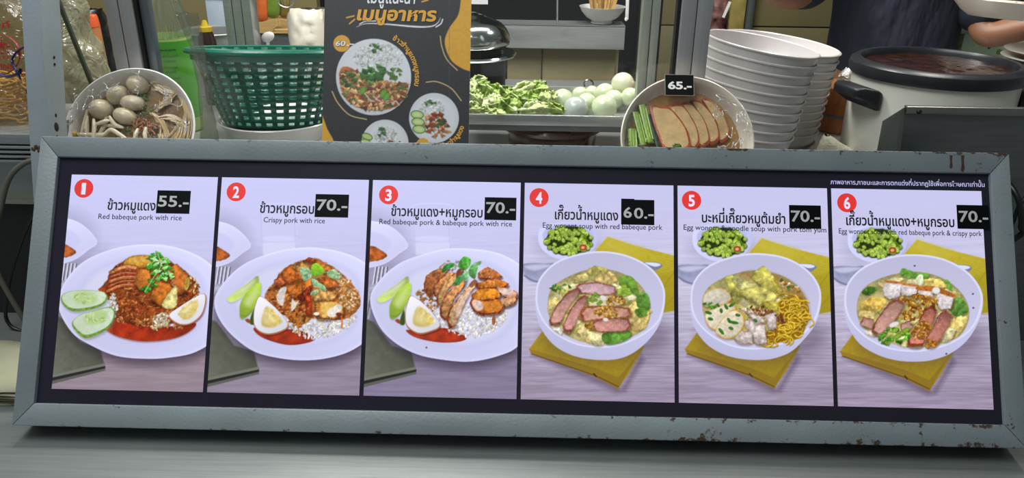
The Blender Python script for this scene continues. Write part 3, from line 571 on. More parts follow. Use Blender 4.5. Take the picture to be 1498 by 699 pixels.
    for q in ((545, 372), (560, 380), (535, 345)): c.ell(q[0], q[1], 15, 11, 10, (146, 184, 66), soft=4, edge=(4, .2))
    finish(c, [(150, 270), (665, 270), (665, 630), (150, 630)], 4, .12)
def pic5(c):
    c.frame(985, 320, 3.4958); soup_bg(c, 2, 8); napkin_low(c, 10, 0)
    soup_bowl(c, [(88, 420), (105, 320), (180, 240), (310, 190), (440, 176), (580, 200), (690, 265), (748, 350), (754, 440), (725, 540), (665, 620), (600, 680), (520, 712), (440, 722), (340, 715), (250, 690), (170, 640), (110, 560), (90, 480)],
              [(88, 420), (105, 320), (180, 240), (310, 190), (440, 176), (580, 200), (690, 265), (748, 350), (752, 430), (720, 530), (650, 600), (530, 650), (410, 668), (290, 650), (180, 590), (110, 510)],
              [(148, 420), (180, 350), (260, 300), (360, 270), (440, 265), (540, 285), (620, 330), (675, 400), (692, 470), (670, 550), (590, 610), (470, 640), (350, 632), (240, 590), (165, 510)], (420, 422))
    c.poly([(350, 290), (440, 268), (560, 300), (650, 360), (690, 440), (690, 530), (640, 460), (560, 370)], (150, 106, 50), a=.6, soft=30)
    c.leafy([(520, 310), (560, 310), (640, 350), (660, 380), (600, 380)], 16, [(120, 90, 40), (196, 140, 70), (70, 90, 40), (206, 196, 170)], r=12, seed=2)
    for P, cc, sd in (([(150, 420), (170, 375), (240, 352), (300, 395), (260, 440), (170, 450)], (204, 196, 176), 1), ([(160, 500), (200, 460), (290, 430), (320, 445), (310, 500), (240, 560), (190, 560)], (222, 212, 186), 2), ([(215, 570), (290, 470), (350, 480), (362, 540), (320, 600), (260, 610)], (216, 206, 180), 3)):
        c.poly([(x+3, y+9) for x, y in P], (110, 80, 30), a=.5, soft=14, pad=18); c.poly(P, (206, 160, 70), soft=5, tex=.2)
        m = np.mean(P, 0); c.poly([(m[0]+(x-m[0])*.93-2, m[1]+(y-m[1])*.92) for x, y in P], cc, soft=8, tex=.08, ts=14, seed=sd, light=(60, -.08))
    for P, cc in (([(265, 300), (300, 290), (350, 330), (345, 400), (320, 430), (290, 380)], (186, 182, 92)), ([(300, 300), (380, 320), (440, 340), (400, 370), (340, 360)], (212, 206, 130)), ([(400, 295), (430, 260), (462, 242), (500, 280), (530, 330), (540, 375), (480, 370), (430, 330)], (204, 196, 96)), ([(340, 370), (420, 345), (500, 370), (530, 400), (470, 450), (400, 430), (355, 400)], (200, 190, 104)), ([(500, 310), (540, 330), (565, 390), (545, 395)], (210, 190, 84)), ([(440, 440), (500, 420), (540, 440), (520, 470)], (206, 190, 80))):
        c.poly([(x+3, y+8) for x, y in P], (110, 96, 20), a=.5, soft=12, pad=18); c.poly(P, cc, soft=5, tex=.5, ts=26, light=(-60, .25), hi=.2, wob=9, edge=(10, .25))
    rs = np.random.RandomState(4)
    nest = [(540, 430), (590, 395), (650, 400), (692, 460), (680, 550), (640, 610), (560, 630), (480, 640), (475, 580), (530, 540), (560, 500)]
    c.poly(nest, (150, 110, 20), soft=8, wob=4)
    for q in c.inside(nest, 95, rs):
        a = rs.rand()*6.28; r = 16+22*rs.rand(); ph = rs.rand()*2+1.4
        P = [(q[0]+r*math.cos(a+ph*t), q[1]+.75*r*math.sin(a+ph*t)) for t in (0, .35, .7, 1)]
        c.line([(x+1, y+4) for x, y in P], 8, (110, 76, 8), a=.6, soft=5)
        c.line(P, 6.5, np.array((218, 182, 56))*(.82+.3*rs.rand()), soft=3.5)
    c.leafy([(360, 440), (420, 470), (470, 480), (440, 520), (380, 500)], 22, [(190, 160, 150), (150, 110, 80), (210, 190, 176), (120, 80, 50)], r=17, seed=7)
    c.grains([(400, 445), (480, 455), (560, 500), (560, 540), (500, 510), (420, 480)], 60, [(150, 96, 50), (180, 130, 70), (120, 70, 40)], l=8, seed=8)
    for P in ([(360, 530), (400, 505), (470, 545), (475, 640), (420, 640), (390, 580)], [(310, 610), (350, 575), (400, 580), (405, 635), (340, 640)], [(470, 490), (520, 480), (530, 560), (490, 570)], [(380, 480), (450, 500), (470, 530), (420, 535)]):
        c.poly([(x+3, y+8) for x, y in P], (90, 60, 40), a=.45, soft=12, pad=18); c.poly(P, (214, 200, 194), soft=5, tex=.3, ts=13, light=(-60, .15), hi=.2, smooth=False, wob=7, edge=(8, .2))
    c.ell(555, 510, 8, 30, -10, (110, 62, 40), soft=5, tex=.3)
    for q in ((180, 480, 30, 16), (190, 512, 24, 14), (300, 440, 30, -30), (270, 450, 26, 60), (330, 492, 22, 10), (245, 575, 34, 50), (310, 530, 40, 10), (285, 520, 26, 60), (295, 560, 22, 20), (245, 470, 22, 80), (590, 350, 16, 0), (420, 520, 20, 40)):
        c.ell(q[0], q[1], q[2]*.6, 8, q[3], (66, 124, 40), soft=4, light=(-60, .25), edge=(4, .2))
    c.leafy([(150, 430), (200, 425), (240, 440), (190, 455)], 12, CILANTRO, r=10, seed=9)
    finish(c, [(150, 270), (690, 270), (690, 635), (150, 635)], 5, .12)
def pic6(c):
    c.frame(1215, 320, 3.4958); soup_bg(c, -8, 14); napkin_low(c, 0, 12)
    soup_bowl(c, [(70, 420), (90, 325), (170, 245), (300, 195), (440, 182), (580, 205), (700, 270), (768, 360), (778, 450), (745, 550), (690, 630), (610, 690), (520, 722), (440, 730), (340, 724), (240, 695), (150, 640), (95, 560), (72, 490)],
              [(70, 420), (90, 325), (170, 245), (300, 195), (440, 182), (580, 205), (700, 270), (768, 360), (775, 440), (740, 540), (660, 615), (540, 665), (410, 680), (280, 660), (170, 600), (95, 515)],
              [(135, 440), (165, 360), (240, 310), (340, 280), (430, 270), (540, 290), (630, 340), (690, 410), (710, 490), (680, 575), (600, 630), (480, 655), (350, 648), (230, 600), (150, 530)], (424, 430))
    for P, cc in (([(360, 290), (365, 255), (410, 265), (440, 280), (490, 275), (500, 300), (430, 305)], (110, 160, 60)), ([(440, 300), (470, 285), (475, 330), (450, 335)], (220, 226, 190)), ([(600, 440), (650, 400), (690, 430), (700, 480), (640, 500)], (94, 138, 58)), ([(580, 320), (605, 315), (625, 365), (600, 360)], (110, 160, 60)), ([(160, 380), (190, 345), (240, 355), (200, 390)], (72, 112, 40))):
        c.poly([(x+2, y+6) for x, y in P], (60, 66, 20), a=.4, soft=10, pad=16); c.poly(P, cc, soft=5, tex=.35, ts=20, wob=4, light=(-60, .2), hi=.12)
    for P, cc in (([(245, 330), (330, 300), (370, 310), (280, 350)], (222, 206, 150)), ([(150, 440), (210, 400), (280, 410), (250, 470), (180, 470)], (206, 172, 84)), ([(145, 480), (200, 470), (220, 510), (160, 510)], (214, 190, 120)), ([(480, 310), (560, 310), (590, 350), (500, 345)], (220, 196, 110)), ([(600, 540), (660, 500), (700, 510), (660, 590), (600, 610)], (206, 184, 112)), ([(540, 610), (590, 560), (640, 570), (600, 630)], (222, 210, 160)), ([(175, 575), (215, 565), (225, 600), (195, 595)], (226, 214, 200)), ([(340, 620), (400, 590), (400, 650), (350, 645)], (220, 206, 150))):
        c.poly([(x+2, y+6) for x, y in P], (110, 96, 40), a=.45, soft=12, pad=16); c.poly(P, cc, soft=5, tex=.42, ts=18, light=(-70, .2), hi=.25, wob=8)
    for P in ([(268, 350), (280, 322), (365, 330), (355, 395), (300, 412), (270, 390)], [(358, 360), (368, 335), (445, 345), (440, 395), (365, 392)], [(445, 375), (450, 352), (525, 360), (525, 400), (460, 405)], [(535, 410), (550, 375), (632, 400), (615, 460), (560, 465)]):
        c.poly([(x+4, y+9) for x, y in P], (90, 60, 30), a=.55, soft=12, pad=18); c.poly(P, (222, 212, 214), soft=4, tex=.25, ts=11, light=(-60, .08), smooth=False, wob=5, edge=(7, .18))
        P = sorted(P, key=lambda q: q[1])[:2]; c.line([(P[0][0], P[0][1]-2), (P[1][0], P[1][1]-2)], 12, (190, 120, 56), soft=5, tex=.3)
    c.poly([(440, 350), (530, 345), (625, 380), (630, 400), (540, 375), (450, 365)], (176, 104, 44), soft=5, tex=.3)
    pork(c, [(300, 425), (345, 405), (380, 430), (350, 490), (280, 580), (240, 600), (210, 580), (230, 520)], seed=2)
    pork(c, [(150, 540), (170, 500), (220, 515), (210, 565)], seed=4)
    pork(c, [(480, 460), (520, 440), (545, 470), (520, 540), (470, 650), (400, 655), (390, 620), (440, 550)], (186, 118, 100), (130, 60, 40), 5)
    pork(c, [(545, 500), (580, 465), (622, 490), (600, 550), (540, 650), (485, 655), (490, 610), (520, 560)], (176, 116, 104), seed=6)
    pork(c, [(355, 540), (400, 520), (420, 550), (370, 590)], seed=7)
    c.grains([(360, 410), (440, 385), (540, 410), (540, 445), (470, 450), (470, 490), (410, 520), (350, 500), (400, 450)], 130, [(196, 136, 44), (166, 104, 28), (220, 170, 80), (140, 84, 24)], l=9, w=5.5, seed=3)
    c.grains([(420, 570), (440, 530), (500, 520), (520, 550), (470, 610), (420, 600)], 60, [(200, 136, 44), (172, 104, 28), (224, 176, 90)], l=10, w=6, seed=4)
    c.grains([(490, 620), (540, 620), (535, 650), (490, 655)], 16, [(200, 136, 44), (172, 104, 28)], l=10, w=6, seed=5)
    c.leafy([(250, 600), (300, 560), (380, 560), (400, 600), (340, 640), (270, 640)], 34, [(72, 130, 36), (110, 168, 54), (52, 100, 28), (140, 180, 70)], r=18, seed=1)
    for q in ((330, 570), (370, 580), (345, 600), (385, 570)): c.ell(q[0], q[1], 20, 12, -30, (140, 176, 60), soft=4, edge=(4, .3))
    c.ell(325, 540, 27, 13, -20, (232, 228, 226), soft=4, edge=(4, .15)); c.ell(540, 366, 21, 18, 0, (236, 232, 228), soft=4, edge=(4, .15))
    for q in ((728, 384), (730, 455), (592, 690), (430, 240)): c.ell(q[0], q[1], 5, 4, 0, (60, 50, 60), soft=4)
    finish(c, [(140, 270), (705, 270), (705, 650), (140, 650)], 6, .12)
def finish(c, P, seed, amt=.2):
    P = smooth_pts(P); mn, mx = P.min(0), P.max(0); sl = c.sl(mn[0], mn[1], mx[0], mx[1]); cx, cy = (mn+mx)/2
    x, y = c.x[sl], c.y[sl]; r = np.sqrt(((x-cx)/(mx[0]-mn[0])*2)**2+((y-cy)/(mx[1]-mn[1])*2)**2); w = np.clip((1.02-r)*6, 0, 1)*np.clip((np.maximum(c.I[sl][..., 0], c.I[sl][..., 1])-c.I[sl][..., 2]-4)/22, 0, 1)
    n = fbm(x, y, 13, seed, 3); k = 1+w*amt*n
    I = c.I[sl]*k[..., None]; I = I+(I-c.I[sl].mean((0, 1)))*(.06*w)[..., None]
    h = np.clip((fbm(x, y, 8, seed+4, 2)-.36)*5, 0, 1)*w*.3
    c.I[sl] = np.clip(I+(250-I)*h[..., None], 0, 255)
PICS = [pic1, pic2, pic3, pic4, pic5, pic6]
def poster_print(c):
    """the small black menu sheet; drawn in its own crop frame"""
    c.frame(460, 0, 3.179)
    c.I[:] = (44, 44, 48); x, y = c.x, c.y
    c.I *= (1+.10*fbm(x, y*.15, 5, 1, 2)+.10*fbm(x*.15, y, 5, 2, 2))[..., None]
    Y = (222, 164, 52)
    c.poly([(676, -60), (680, 0), (668, 70), (630, 125), (607, 180), (612, 230), (640, 285), (690, 320), (740, 335), (760, 335), (760, -60)], Y, soft=4, tex=.05)
    c.poly([(20, 520), (40, 545), (60, 600), (92, 665), (92, 760), (20, 760)], Y, soft=4)
    for P in ([(585, 168), (592, 215), (615, 275), (665, 327)], [(520, 382), (570, 380), (635, 410), (683, 468)], [(82, 425), (110, 480), (165, 535), (242, 555)]):
        c.line(P, 4.5, (222, 190, 130), soft=3)
    for P in ([(150, 82), (184, 74)], [(163, 110), (187, 90)], [(500, 8), (528, 0)]): c.line(P, 7, Y, soft=3)
    c.line([(196, 125), (240, 110), (330, 112), (470, 124), (545, 122), (575, 104), (586, 82)], 8, (235, 235, 240), soft=3, taper=True)
    c.line([(210, 112), (235, 100), (285, 97)], 5, (235, 235, 240), soft=3); c.line([(566, 125), (588, 110), (596, 90)], 6, (235, 235, 240), soft=3)
    c.line([(628, -50), (626, 700)], 2, (90, 90, 92), a=.6, soft=3)
    # large plate
    c.ell(280, 360, 180, 182, 0, (25, 25, 28), a=.6, soft=10); c.ell(275, 358, 175, 178, 0, (215, 216, 222), soft=4, light=(-60, .05)); c.ell(275, 360, 150, 152, 0, (224, 224, 228), soft=16, a=.6)
    c.grains([(180, 270), (230, 215), (320, 200), (390, 230), (410, 290), (330, 310), (220, 310)], 260, [(226, 226, 224), (206, 206, 200), (236, 236, 236)], l=7, w=3, seed=3, dark=.1)
    c.poly([(118, 330), (150, 310), (190, 325), (300, 380), (430, 385), (434, 410), (400, 480), (330, 510), (220, 505), (150, 465), (120, 400)], (176, 100, 50), soft=6, tex=.35, ts=20, wob=5)
    c.leafy([(125, 345), (200, 330), (300, 370), (415, 390), (425, 450), (350, 508), (220, 502), (140, 440)], 240, [(176, 130, 84), (206, 168, 120), (140, 88, 50), (120, 60, 40), (196, 150, 100), (90, 100, 50)], r=17, seed=2)
    for i in range(7): c.line([(230+i*22, 430+i*9), (270+i*18, 470), (310+i*14, 440+i*8)], 6, (150, 80, 90) if i % 2 else (214, 190, 170), soft=4)
    c.leafy([(120, 345), (180, 330), (200, 370), (150, 430), (125, 400)], 22, [(70, 100, 44), (110, 140, 70), (50, 80, 36)], r=13, seed=4)
    c.leafy([(210, 330), (250, 300), (310, 310), (330, 345), (260, 385), (225, 370)], 30, [(62, 110, 46), (84, 136, 60), (44, 84, 34)], r=19, seed=6)
    c.leafy([(340, 330), (390, 320), (395, 360), (350, 365)], 12, [(70, 106, 44), (96, 130, 60)], r=14, seed=7)
    c.leafy([(250, 225), (270, 198), (300, 215), (325, 235), (270, 240)], 12, [(80, 130, 60), (60, 110, 50)], r=11, seed=8)
    for q in ((225, 420), (320, 435), (335, 450)): c.ell(q[0], q[1], 14, 22, 30, (120, 170, 60), soft=4, edge=(5, .3))
    c.ell(127, 202, 41, 41, 0, (25, 25, 28), a=.5, soft=6); c.ell(127, 202, 39, 39, 0, Y, soft=3)
    # right plate
    c.ell(560, 551, 120, 120, 0, (25, 25, 28), a=.6, soft=8); c.ell(556, 549, 116, 117, 0, (212, 213, 218), soft=4); c.ell(556, 549, 98, 98, 0, (224, 224, 227), soft=12, a=.7)
    c.grains([(495, 500), (520, 460), (580, 470), (600, 510), (560, 545), (510, 540)], 130, [(228, 228, 228), (206, 206, 202), (238, 238, 238)], l=7, w=3, seed=5, dark=.1)
    c.leafy([(505, 570), (540, 535), (610, 525), (640, 570), (625, 620), (560, 640), (525, 610)], 50, [(150, 74, 36), (186, 110, 60), (120, 50, 24), (200, 140, 90)], r=15, seed=3)
    c.leafy([(560, 560), (600, 550), (610, 580), (575, 590)], 8, [(50, 80, 36)], r=13, seed=5); c.leafy([(510, 480), (540, 465), (570, 485), (530, 492)], 10, [(60, 110, 50)], r=9, seed=2)
    for q in ((478, 533), (482, 567), (487, 601)):
        c.ell(q[0], q[1], 31, 20, 8, (70, 110, 40), soft=4); c.ell(q[0], q[1], 27, 16, 8, (186, 208, 130), soft=4); c.ell(q[0], q[1], 16, 8, 8, (206, 220, 160), soft=5)
    # lower left plate
    c.ell(330, 668, 114, 115, 0, (25, 25, 28), a=.6, soft=8); c.ell(328, 668, 110, 112, 0, (212, 213, 218), soft=4); c.ell(328, 668, 94, 95, 0, (224, 224, 227), soft=12, a=.7)
    c.grains([(280, 620), (320, 590), (380, 610), (370, 660), (300, 660)], 110, [(228, 228, 228), (206, 206, 202)], l=7, w=3, seed=6, dark=.1)
    c.leafy([(290, 610), (320, 590), (340, 620), (310, 635)], 12, [(60, 100, 50)], r=10, seed=5); c.leafy([(330, 660), (390, 650), (400, 720), (330, 720)], 20, [(150, 80, 40), (60, 90, 40)], r=14, seed=5)
    for q in ((245, 635), (240, 662)): c.ell(q[0], q[1], 27, 16, 20, (70, 110, 40), soft=4); c.ell(q[0], q[1], 23, 12, 20, (186, 208, 130), soft=4)
    c.ell(504, 670, 30, 28, 0, Y, soft=3)
# ================================================================ materials in use
LEAN = R(31.0); TH = .05; BW, BH = 1.30, .3835
M_frame = painted('grey_enamel', (126, 135, 138), .085)
M_post = painted('grey_post_enamel', (150, 160, 166), .0)
M_black = M('black_plastic', (22, 22, 24), rough=.35)
M_bezel = M('black_acrylic', (42, 39, 52), rough=.3, var=.05, spec=.2)
M_dark = M('dark_board', (24, 24, 26), rough=.7)
M_steel = steel('brushed_steel', (182, 184, 182), .3); M_steel.node_tree.nodes['Principled BSDF'].inputs['Metallic'].default_value = .68; M_counter = steel('worn_counter_steel', (152, 156, 154), .42, (1.2, 40, 40), .12); M_counter.node_tree.nodes['Principled BSDF'].inputs['Metallic'].default_value = .6
M_dsteel = steel('dull_steel', (116, 118, 118), .45, (2, 30, 30), .05); M_dsteel.node_tree.nodes['Principled BSDF'].inputs['Metallic'].default_value = .8
M_alu = M('anodised_aluminium', (178, 178, 180), rough=.45, metal=.55, var=.05, stretch=(30, 30, 1))
M_gasket = M('black_rubber', (14, 14, 15), rough=.6)
M_white = M('white_melamine', (226, 222, 218), rough=.22, var=.02, vs_=5, coat=.2)
M_glass = film('window_glass', .97, (250, 252, 251), 3, .02, .02, .02)
# ================================================================ setting
LEDGE, SILL = .20, .228
b = MB().box((.1, -.135, -.02), (3.2, 1.05, .04)); struct(b.build('counter_top', M_counter, bevel=.003)); bpy.data.objects['counter_top']['label'] = 'brushed stainless steel counter under the menu board'
struct(MB().box((0, .8, -.76), (7, 6.5, .02)).build('floor', M('floor_concrete', (70, 68, 64), rough=.7)))
struct(MB().box((0.05, .352, .10), (2.6, .03, .2)).build('wall_front', M('shaded_front_panel', (20, 20, 22), rough=.6)))  # near-black colour paints in the shade of the void under the ledge
struct(MB().box((0.1, .845, LEDGE-.015), (2.6, .955, .03)).build('trim_1', M_steel))        # stall worktop
struct(MB().box((.05, .405, (LEDGE+SILL)/2), (2.0, .075, SILL-LEDGE)).build('trim_2', M_steel))   # raised front sill
wl = struct(MB().box((-.5, 2.55, .6), (6.0, .06, 2.8)).build('wall_back', M('back_wall_dark', (30, 30, 29), rough=.8, var=.3, vs_=3)))  # near-black wall colour, varied at random
# tiled wall to the right, behind the worker
wr = struct(MB().box((1.75, 2.42, .55), (2.6, .04, 2.7)).build('wall_right', M('tile_grout', (70, 64, 44), rough=.8)))
M_tile = M('beige_wall_tile', (122, 112, 76), rough=.5, var=.14, vs_=3)
tile = None
for i in range(4):
    for j in range(3):
        if tile is None:
            tile = MB().box((0, 0, 0), (.345, .012, .345)).build('tile', M_tile, wr, bevel=.003); o = tile
        else: o = dup(tile, wr)
        o.location = (.70+i*.35, 2.394, .02+j*.35)
struct(MB().box((-1.9, 2.3, .5), (2.2, .05, 2.6)).build('wall_left', M('tan_board_wall', (158, 142, 92), rough=.7, var=.12, vs_=3)))
# ================================================================ the menu board
bd = thing('menu_board', 'long grey metal framed lit menu board showing six numbered dishes', 'menu board', (0, TH*math.cos(LEAN), 0), (R(90)-LEAN, 0, 0))
B_org = Vector((0, TH*math.cos(LEAN), 0)); B_n = Vector((0, -math.cos(LEAN), math.sin(LEAN))); B_v = Vector((0, math.sin(LEAN), math.cos(LEAN)))
def bl(x, y, z=TH):                            # pixel -> board local x, y
    p = on_plane(x, y, B_org+B_n*z, B_n)-B_org; return p.x, p.dot(B_v)
ML, MT, MR_, MB_ = .0261, .0282, .0263, .0287
XL, XR = -BW/2, BW/2
def rail(P):
    lo = [(x, y, .004) for x, y in P]; hi = [(x, y, TH) for x, y in P]
    return MB().hexa(lo, hi).build('frame_rail', M_frame, bd, bevel=.0012)
g = .0002
rail([(XL, BH), (XL+ML, BH-MT), (XR-MR_, BH-MT), (XR, BH)])
rail([(XL, 0), (XR, 0), (XR-MR_, MB_), (XL+ML, MB_)])
rail([(XL, g), (XL+ML-g, MB_+g), (XL+ML-g, BH-MT-g), (XL, BH-g)])
rail([(XR, g), (XR, BH-g), (XR-MR_+g, BH-MT-g), (XR-MR_+g, MB_+g)])
M_drip = M('rust_drip', (62, 42, 28), rough=.9, var=.4, vs_=90)
for dx, dl, dw in ((1391, 20, 4.0), (1408, 25, 5.0)):          # rust that has run down the top rail
    Pd = [(dx-dw*.5, 227), (dx+dw*.5, 227), (dx+dw*.35, 227+dl*.4), (dx+dw*.6, 227+dl*.75), (dx+dw*.2, 227+dl), (dx-dw*.5, 227+dl*.9), (dx-dw*.25, 227+dl*.5)]
    MB().prism([bl(*q) for q in Pd], TH+.0001, TH+.0004).build('rust_stain', M_drip, bd)
MB().box((0, BH/2, .002), (BW-.002, BH-.002, .004)).build('back_panel', M_dark, bd)
ZS = TH-.006
MB().box((0, (MB_+BH-MT)/2, ZS-.002), (BW-ML-MR_, BH-MB_-MT, .004)).build('screen_bezel', M_bezel, bd)
# the six lit pictures
PX0, PX1, PY0, PY1 = XL+.0444, XR-.0367, .0473, BH-.0513
GAP = .0055; PW = (PX1-PX0-5*GAP)/6
M_lit = attr_mat('lit_print', 1.0)
def print_mesh(name, x0, x1, y0, y1, z, nx, ny, to_world, painter, mat, parent):
    U, V = np.meshgrid(np.linspace(x0, x1, nx), np.linspace(y1, y0, ny))
    W = to_world(U, V, z); qx, qy = proj(W); c = Print(qx, qy); painter(c)
    me = bpy.data.meshes.new(name); n = nx*ny; co = np.stack([U, V, np.full_like(U, z)], -1).reshape(-1)
    idx = np.arange(n).reshape(ny, nx); q = np.stack([idx[1:, :-1], idx[1:, 1:], idx[:-1, 1:], idx[:-1, :-1]], -1).reshape(-1); nf = (nx-1)*(ny-1)
    me.vertices.add(n); me.vertices.foreach_set('co', co.astype(np.float32)); me.loops.add(4*nf); me.loops.foreach_set('vertex_index', q.astype(np.int32))
    me.polygons.add(nf); me.polygons.foreach_set('loop_start', np.arange(0, 4*nf, 4, dtype=np.int32)); me.update(); me.validate()
    at_ = me.color_attributes.new('print', 'FLOAT_COLOR', 'POINT'); rgba = np.ones((n, 4), np.float32); rgba[:, :3] = lin(np.clip(c.I, 0, 255)).reshape(-1, 3); at_.data.foreach_set('color', rgba.reshape(-1))
    me.materials.append(mat); o = bpy.data.objects.new(name, me); COL.objects.link(o); o.parent = parent; return o
def board_world(U, V, z):
    return np.array(B_org)+U[..., None]*np.array([1., 0, 0])+V[..., None]*np.array(B_v)+z*np.array(B_n)
M_red = glow('lit_red', (226, 48, 42)); M_num = glow('lit_white', (226, 226, 250)); M_ink = M('black_ink', (10, 10, 24), rough=.5, var=0)
M_navyink = M('soft_black_ink', (30, 28, 48), rough=.5, var=0)
M_stk = M('black_sticker', (6, 6, 8), rough=.5, var=.05, spec=.15); M_stw = M('sticker_white', (205, 205, 205), rough=.5, var=.08, vs_=60)
ROWS = [ # badge centre, title, x0, x1, baseline, subtitle, x0, x1, baseline
 ((122.8, 275.5), 'ข้าวหมูแดง', 157, 227.5, 306.5, 'Red babeque pork with rice', 144, 266, 320),
 ((345.6, 280.6), 'ข้าวหมูกรอบ', 380, 459.5, 311, 'Crispy pork with rice', 385.7, 475.4, 325),
 ((568.6, 285), 'ข้าวหมูแดง+หมูกรอบ', 572, 706, 315.5, 'Red babeque pork & babeque pork with rice', 555, 749, 327.5),
 ((788.6, 289), 'เกี๊ยวน้ำหมูแดง', 811.6, 904.3, 320.5, 'Egg wonont soup with red babeque pork', 794, 969, 333),
 ((1011.6, 293), 'บะหมี่เกี๊ยวหมูต้มยำ', 1026.6, 1148.8, 325, 'Egg wonotn & noodle soup with pork tom yum', 1000, 1208.5, 336),
 ((1238.8, 296.6), 'เกี๊ยวน้ำหมูแดง+หมูกรอบ', 1237.8, 1396, 329, 'Egg wonoot soup with red babeque pork & crispy pork', 1227, 1436, 341.5)]
STK = [((231.4, 278.5, 277.3, 313), '55.-'), ((462.3, 284, 509.4, 318.5), '70.-'), ((709.4, 288.6, 755, 322.5), '70.-'), ((908.8, 292, 957, 329.5), '60.-'), ((1153.8, 300, 1201, 335), '70.-'), ((1398.5, 299.8, 1447, 335.5), '70.-')]
DISH = ['red barbecue pork on rice', 'crispy pork on rice', 'two kinds of pork on rice', 'wonton soup with red pork', 'wonton noodle soup', 'wonton soup with red and crispy pork']
ZP = ZS+.0008
for i in range(6):
    x0 = PX0+i*(PW+GAP)
    p = print_mesh('menu_picture', x0, x0+PW, PY0, PY1, ZP, 262, 366, board_world, PICS[i], M_lit, bd)
    p['label'] = 'lit photo number %d of %s' % (i+1, DISH[i])
    (cx_, cy_), t, a0, a1, tb, sub, s0, s1, sb = ROWS[i]
    cx_, cy_ = bl(cx_, cy_, ZP); r_ = .0128
    bg = MB().prism([(cx_+r_*math.cos(k*math.pi/24), cy_+r_*math.sin(k*math.pi/24)) for k in range(48)], ZP+.0001, ZP+.0004).build('number_badge', M_red, p)
    w = {1: .0058}.get(i+1, .0085); lettering(str(i+1), cx_-w*.5, cx_+w*.5, cy_-.0078, ZP+.0007, M_num, p, height=.0156, offset=.03, name='badge_number')
    xa, ya = bl(a0, tb, ZP); xb, _ = bl(a1, tb, ZP); lettering(t, xa, xb, ya, ZP+.0005, M_ink, p, name='title_lettering', height=.0132, offset=.022)
    xa, ya = bl(s0, sb, ZP); xb, _ = bl(s1, sb, ZP); lettering(sub, xa, xb, ya, ZP+.0005, M_navyink, p, name='subtitle_lettering', height=.0074, offset=.007)
for i, ((x0, y0, x1, y1), t) in enumerate(STK):
    xa, ya = bl(x0, y0, ZP); xb, yb = bl(x1, y1, ZP); zs = ZP+.0012
    s_ = MB().box(((xa+xb)/2, (ya+yb)/2, zs), (xb-xa, ya-yb, .0006)).build('price_sticker', M_stk, bd)
    s_['label'] = 'black %s price sticker on picture %d' % (t, i+1)
    if i == 3:                                  # the 6 sits on a patch stuck over the old figure
        o = MB().box((xa+.0085, (ya+yb)/2+.0006, zs+.0005), (.0175, ya-yb+.001, .0004)).build('patch', M_stk, s_)
        lettering('6', xa+.0028, xa+.0138, yb+.0095, zs+.0009, M_stw, s_, height=.0145, offset=.018); lettering('0.-', xa+.0168, xb-.001, yb+.0088, zs+.0009, M_stw, s_, height=.0145, offset=.018)
    else: lettering(t, xa+.002, xb-.0015, yb+.0095, zs+.0005, M_stw, s_, height=.0150, offset=.018)
xa, ya = bl(1214.8, 269.3, ZS); xb, _ = bl(1440, 272, ZS)
lettering('ภาพอาหาร,ภาชนะและการตกแต่งที่ปรากฏใช้เพื่อการโฆษณาเท่านั้น', xa, xb, ya, ZS+.0006, glow('lit_lilac', (196, 196, 246)), bd, height=.0062, name='notice_lettering', offset=.008)
# ================================================================ the little black menu sheet
PL = R(23.6); P_org = Vector((at(580, 180, .31).x, .275, SILL+.002)); P_n = Vector((0, -math.cos(PL), math.sin(PL))); P_v = Vector((0, math.sin(PL), math.cos(PL)))
ps = thing('menu_sheet', 'black and yellow menu sheet with round plate photos propped behind the board', 'menu sheet', P_org, (R(90)-PL, 0, 0))
def pl(x, y):
    p = on_plane(x, y, P_org+P_n*.004, P_n)-P_org; return p.x, p.dot(P_v)
px0, _ = pl(472.5, 130); px1, _ = pl(687, 130); PH = .375
def sheet_world(U, V, z): return np.array(P_org)+U[..., None]*np.array([1., 0, 0])+V[..., None]*np.array(P_v)+z*np.array(P_n)
MB().box(((px0+px1)/2, PH/2, .0018), (px1-px0, PH, .0036)).build('backing_board', M('white_foam_board', (190, 190, 188), rough=.6), ps)
print_mesh('sheet_print', px0, px1, .0, PH, .004, 236, 412, sheet_world, poster_print, attr_mat('matt_print', 0), ps)
M_or = M('yellow_ink', (230, 168, 52), rough=.5, var=.03); M_wh = M('white_ink', (238, 238, 240), rough=.5, var=.02); M_outl = M('black_outline_ink', (14, 14, 15), rough=.5, var=0)
def sheet_text(s, zx0, zx1, zb, mat, h, off=0, shear=0, z=.0044, name='lettering'):
    xa, ya = pl(460+zx0/3.179, zb/3.179); xb, _ = pl(460+zx1/3.179, zb/3.179); return lettering(s, xa, xb, ya, z, mat, ps, height=h, offset=off, shear=shear, name=name)
sheet_text('เมนูแนะนำ', 246, 470, 14, M_wh, .021, .012, .12)
sheet_text('เมนูอาหาร', 199, 572, 94, M_outl, .0205, .06, .15, .0042); sheet_text('เมนูอาหาร', 197, 568, 92, M_or, .0195, .035, .15)
sheet_text('60', 97, 146, 214, M_outl, .0085, .05, .1, .0043); sheet_text('60', 98, 145, 213, M_wh, .008, .02, .1); sheet_text('.-', 150, 184, 213, M_wh, .008, .03)
